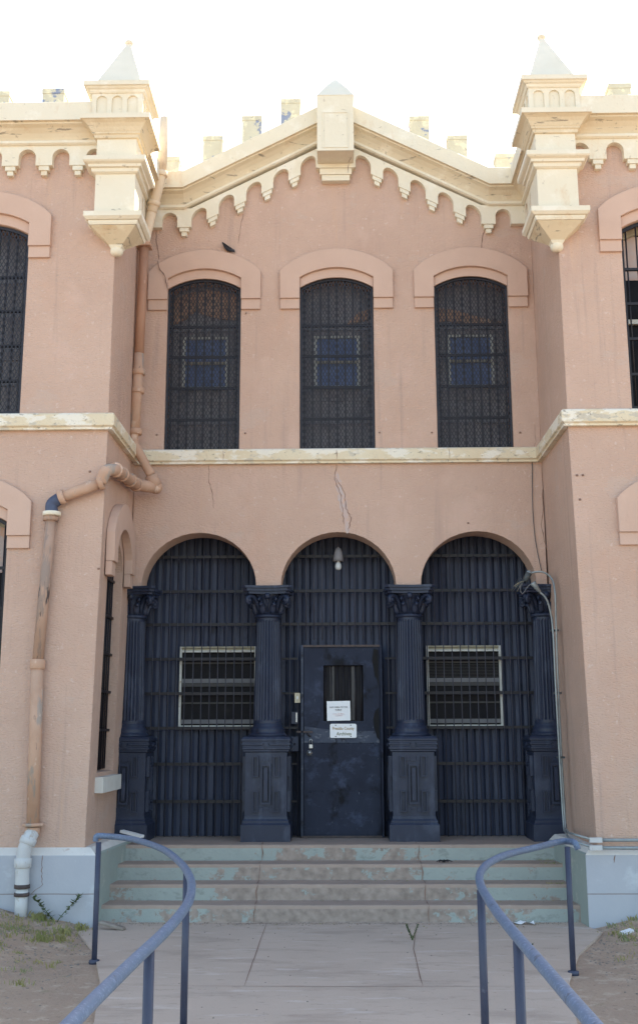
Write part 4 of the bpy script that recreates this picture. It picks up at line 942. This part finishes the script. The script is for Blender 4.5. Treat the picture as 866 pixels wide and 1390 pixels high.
# weeds
def weed(name, loc, stems, label, lean=.25, h=.25, lr=.02):
    t = tag(empty(name, loc), label, 'weed'); g = MB(); l = MB()
    for k in range(stems):
        a = random.uniform(0, 6.28) if stems > 2 else (math.pi*k+.1); hh = h*random.uniform(.85, 1.1); P = []
        for i in range(7): s_ = i/6; P.append(Vector((math.cos(a)*lean*hh*s_**1.2*1.6, math.sin(a)*lean*.4*hh*s_, hh*s_)))
        g.tube(P, [.006-.0007*i for i in range(7)], LEAF, 6)
        for i in range(46):
            s_ = random.uniform(.12, 1); q = P[0].lerp(P[-1], s_); an = random.uniform(0, 6.28); L_ = lr*random.uniform(.7, 1.5)
            d = Vector((math.cos(an), math.sin(an), .5)).normalized(); sd = d.cross(Vector((0, 0, 1))).normalized()*L_*.28
            l.add([q, q+d*L_*.5+sd, q+d*L_, q+d*L_*.5-sd], [(0, 1, 2, 3)], LEAF)
    g.build('stem', t); l.build('foliage', t, fix=False); return t
weed('weed', (-2.78, -1.83, .06), 2, 'two-stemmed green weed growing against the left plinth', .55, .30, .045)
weed('weed', (.66, -2.45, .02), 3, 'thin weed sprouting from the joint of the concrete walk', .3, .15, .018)
weed('weed', (1.62, -3.05, .02), 3, 'low green weed on the walk edge near the first right handrail post', .5, .08, .016)
# grass and gravel
g = MB()
def tuft(x, y, n, h, sp, m):
    z0 = max(gz(x, y), 0 if abs(x) > 2.5 else .02)
    for _ in range(n):
        a = random.uniform(0, 6.28); r_ = abs(random.gauss(0, sp)); bx, by = x+r_*math.cos(a), y+r_*math.sin(a)
        if by > -1.745 and abs(bx) > 2.4: continue
        hh = h*random.uniform(.5, 1.2); d = Vector((random.uniform(-1, 1), random.uniform(-1, 1), 0))*hh*.6; w_ = .003+random.random()*.002
        zz = max(gz(bx, by), z0-.05)
        g.add([(bx-w_, by, zz-.01), (bx+w_, by, zz-.01), (bx+d.x*.4+w_*.6, by+d.y*.4, zz+hh*.6), (bx+d.x, by+d.y, zz+hh*.85)], [(0, 1, 2, 3)], m)
for _ in range(260):
    s_ = -1 if random.random() < .55 else 1
    x = s_*random.uniform(2.35, 4.6); y = -1.75-abs(random.gauss(0, 1.2))
    edge = 2.53-.36*max(0, -y-2.0) if y > -4.2 else 1.8
    if abs(x) < edge+.05: x = s_*(edge+random.uniform(0, .35))
    tuft(x, y, random.randint(5, 18), random.uniform(.02, .06), random.uniform(.03, .10), DRY if random.random() < (.88 if s_ < 0 else .5) else GREENB)
for x, y in ((-2.97, -1.80), (-2.9, -1.85), (-2.5, -1.9), (-2.62, -2.2), (-2.55, -2.5), (-2.7, -2.6)): tuft(x, y, 60, .07, .07, DRY)
for x, y in ((-3.05, -2.3), (-3.25, -2.4), (-3.1, -2.6)): tuft(x, y, 50, .04, .12, GREENB)
for x in (2.2, 2.28): 
    for yy, zz in ((-.83, .515), (-1.14, .35), (-.5, .515)): 
        for _ in range(26):
            bx, by = x+random.gauss(0, .04), yy+abs(random.gauss(0, .04)); dx, dy = random.uniform(-.04, .04), random.uniform(-.04, .04)
            g.add([(bx, by, zz), (bx+.004, by, zz), (bx+dx, by+dy, zz+random.uniform(.004, .03))], [(0, 1, 2)], DRY)
tag(g.build('dry_grass', fix=False), 'sparse dry grass tufts in the dirt beside the walk', 'grass', kind='stuff')
g = MB()
def pebble(x, y, z, r_):
    v = [(x+r_*random.uniform(.6, 1.2)*math.cos(a)*c_, y+r_*random.uniform(.6, 1.2)*math.sin(a)*c_, z+h_*r_) for h_, c_ in ((-.1, .9), (.4, .75)) for a in (0, 1.25, 2.5, 3.77, 5.0)]
    g.add(v, [(0, 1, 6, 5), (1, 2, 7, 6), (2, 3, 8, 7), (3, 4, 9, 8), (4, 0, 5, 9), (5, 6, 7, 8, 9)], STONE)
for _ in range(2600):
    s_ = random.choice((-1, 1)); x = s_*random.uniform(2.1, 4.4); y = -1.8-abs(random.gauss(0, 1.3))
    edge = 2.53-.36*max(0, -y-2.0) if y > -4.2 else 1.7
    if abs(x) < edge-.05: continue
    pebble(x, y, gz(x, y), random.uniform(.004, .016))
for _ in range(420): pebble(random.uniform(-2.3, 2.3), -1.46-abs(random.gauss(0, .08)), .024, random.uniform(.003, .009))
for _ in range(180):
    i = random.randrange(1, 4); pebble(random.uniform(-2.3, 2.3), lv[i-1][0]-abs(random.gauss(0, .03))-.01, lv[i][1]+.001, random.uniform(.003, .008))
for _ in range(60): pebble(random.uniform(-1.4, 1.4), random.uniform(-5.5, -1.6), .024, random.uniform(.003, .010))
for _ in range(420):
    if random.random() < .6: i = random.randrange(0, 4); x, y, z = random.uniform(-2.3, 2.3), (lv[i-1][0] if i else .1)-abs(random.gauss(0, .04))-.01, lv[i][1]+.003
    else: x, y, z = random.uniform(-2.3, 2.3), -1.47-abs(random.gauss(0, .25)), .026
    a = random.uniform(0, 6.28); l = random.uniform(.006, .02); d = Vector((math.cos(a), math.sin(a), .2))*l; e = Vector((-math.sin(a), math.cos(a), .1))*l*.4; q = Vector((x, y, z))
    g.add([q-d, q+e, q+d, q-e], [(0, 1, 2, 3)], random.choice((DRY, STONE, REFL_LITTER)))
tag(g.build('gravel', fix=False), 'loose pebbles and grit on the dirt and along the steps', 'gravel', kind='stuff')

# ------------------------------------------------------------------ light
SUN_EL, SUN_AZ = 42, 22                                     # behind the building, a little to the right
wd = bpy.data.worlds.new('World'); scene.world = wd; wd.use_nodes = True; nt = wd.node_tree
sky = nt.nodes.new('ShaderNodeTexSky'); sky.sky_type = 'NISHITA'; sky.sun_disc = False
sky.sun_elevation = R(SUN_EL); sky.sun_rotation = R(SUN_AZ); sky.air_density = 1.0; sky.dust_density = 4.0; sky.ozone_density = .7; sky.altitude = 1400
nt.links.new(sky.outputs[0], nt.nodes['Background'].inputs[0]); nt.nodes['Background'].inputs[1].default_value = .13
sd = bpy.data.lights.new('sun', 'SUN'); sd.energy = 3.6; sd.angle = R(.53); sd.color = (1, .95, .86)
so = bpy.data.objects.new('sun', sd); COL.objects.link(so)
dv = Vector((math.sin(R(SUN_AZ))*math.cos(R(SUN_EL)), math.cos(R(SUN_AZ))*math.cos(R(SUN_EL)), math.sin(R(SUN_EL))))
so.rotation_euler = dv.to_track_quat('Z', 'Y').to_euler(); so.location = (0, 0, 20)

# ------------------------------------------------------------------ camera
cam = bpy.data.cameras.new('camera'); co = bpy.data.objects.new('camera', cam); COL.objects.link(co); scene.camera = co
cam.sensor_fit = 'HORIZONTAL'; cam.sensor_width = 36; cam.lens = F/866*36; cam.shift_y = -45/866; cam.clip_end = 2000; cam.clip_start = .05
M = Matrix((RT, UP, -FW)).transposed().to_4x4(); M.translation = CAM; co.matrix_world = M
scene.view_settings.view_transform = 'Standard'; scene.view_settings.look = 'None'; scene.view_settings.gamma = 1
scene.view_settings.exposure = 2.15
scene.view_settings.use_white_balance = True; scene.view_settings.white_balance_temperature = 7600; scene.view_settings.white_balance_tint = 4
scene.cycles.max_bounces = 6; scene.cycles.diffuse_bounces = 4
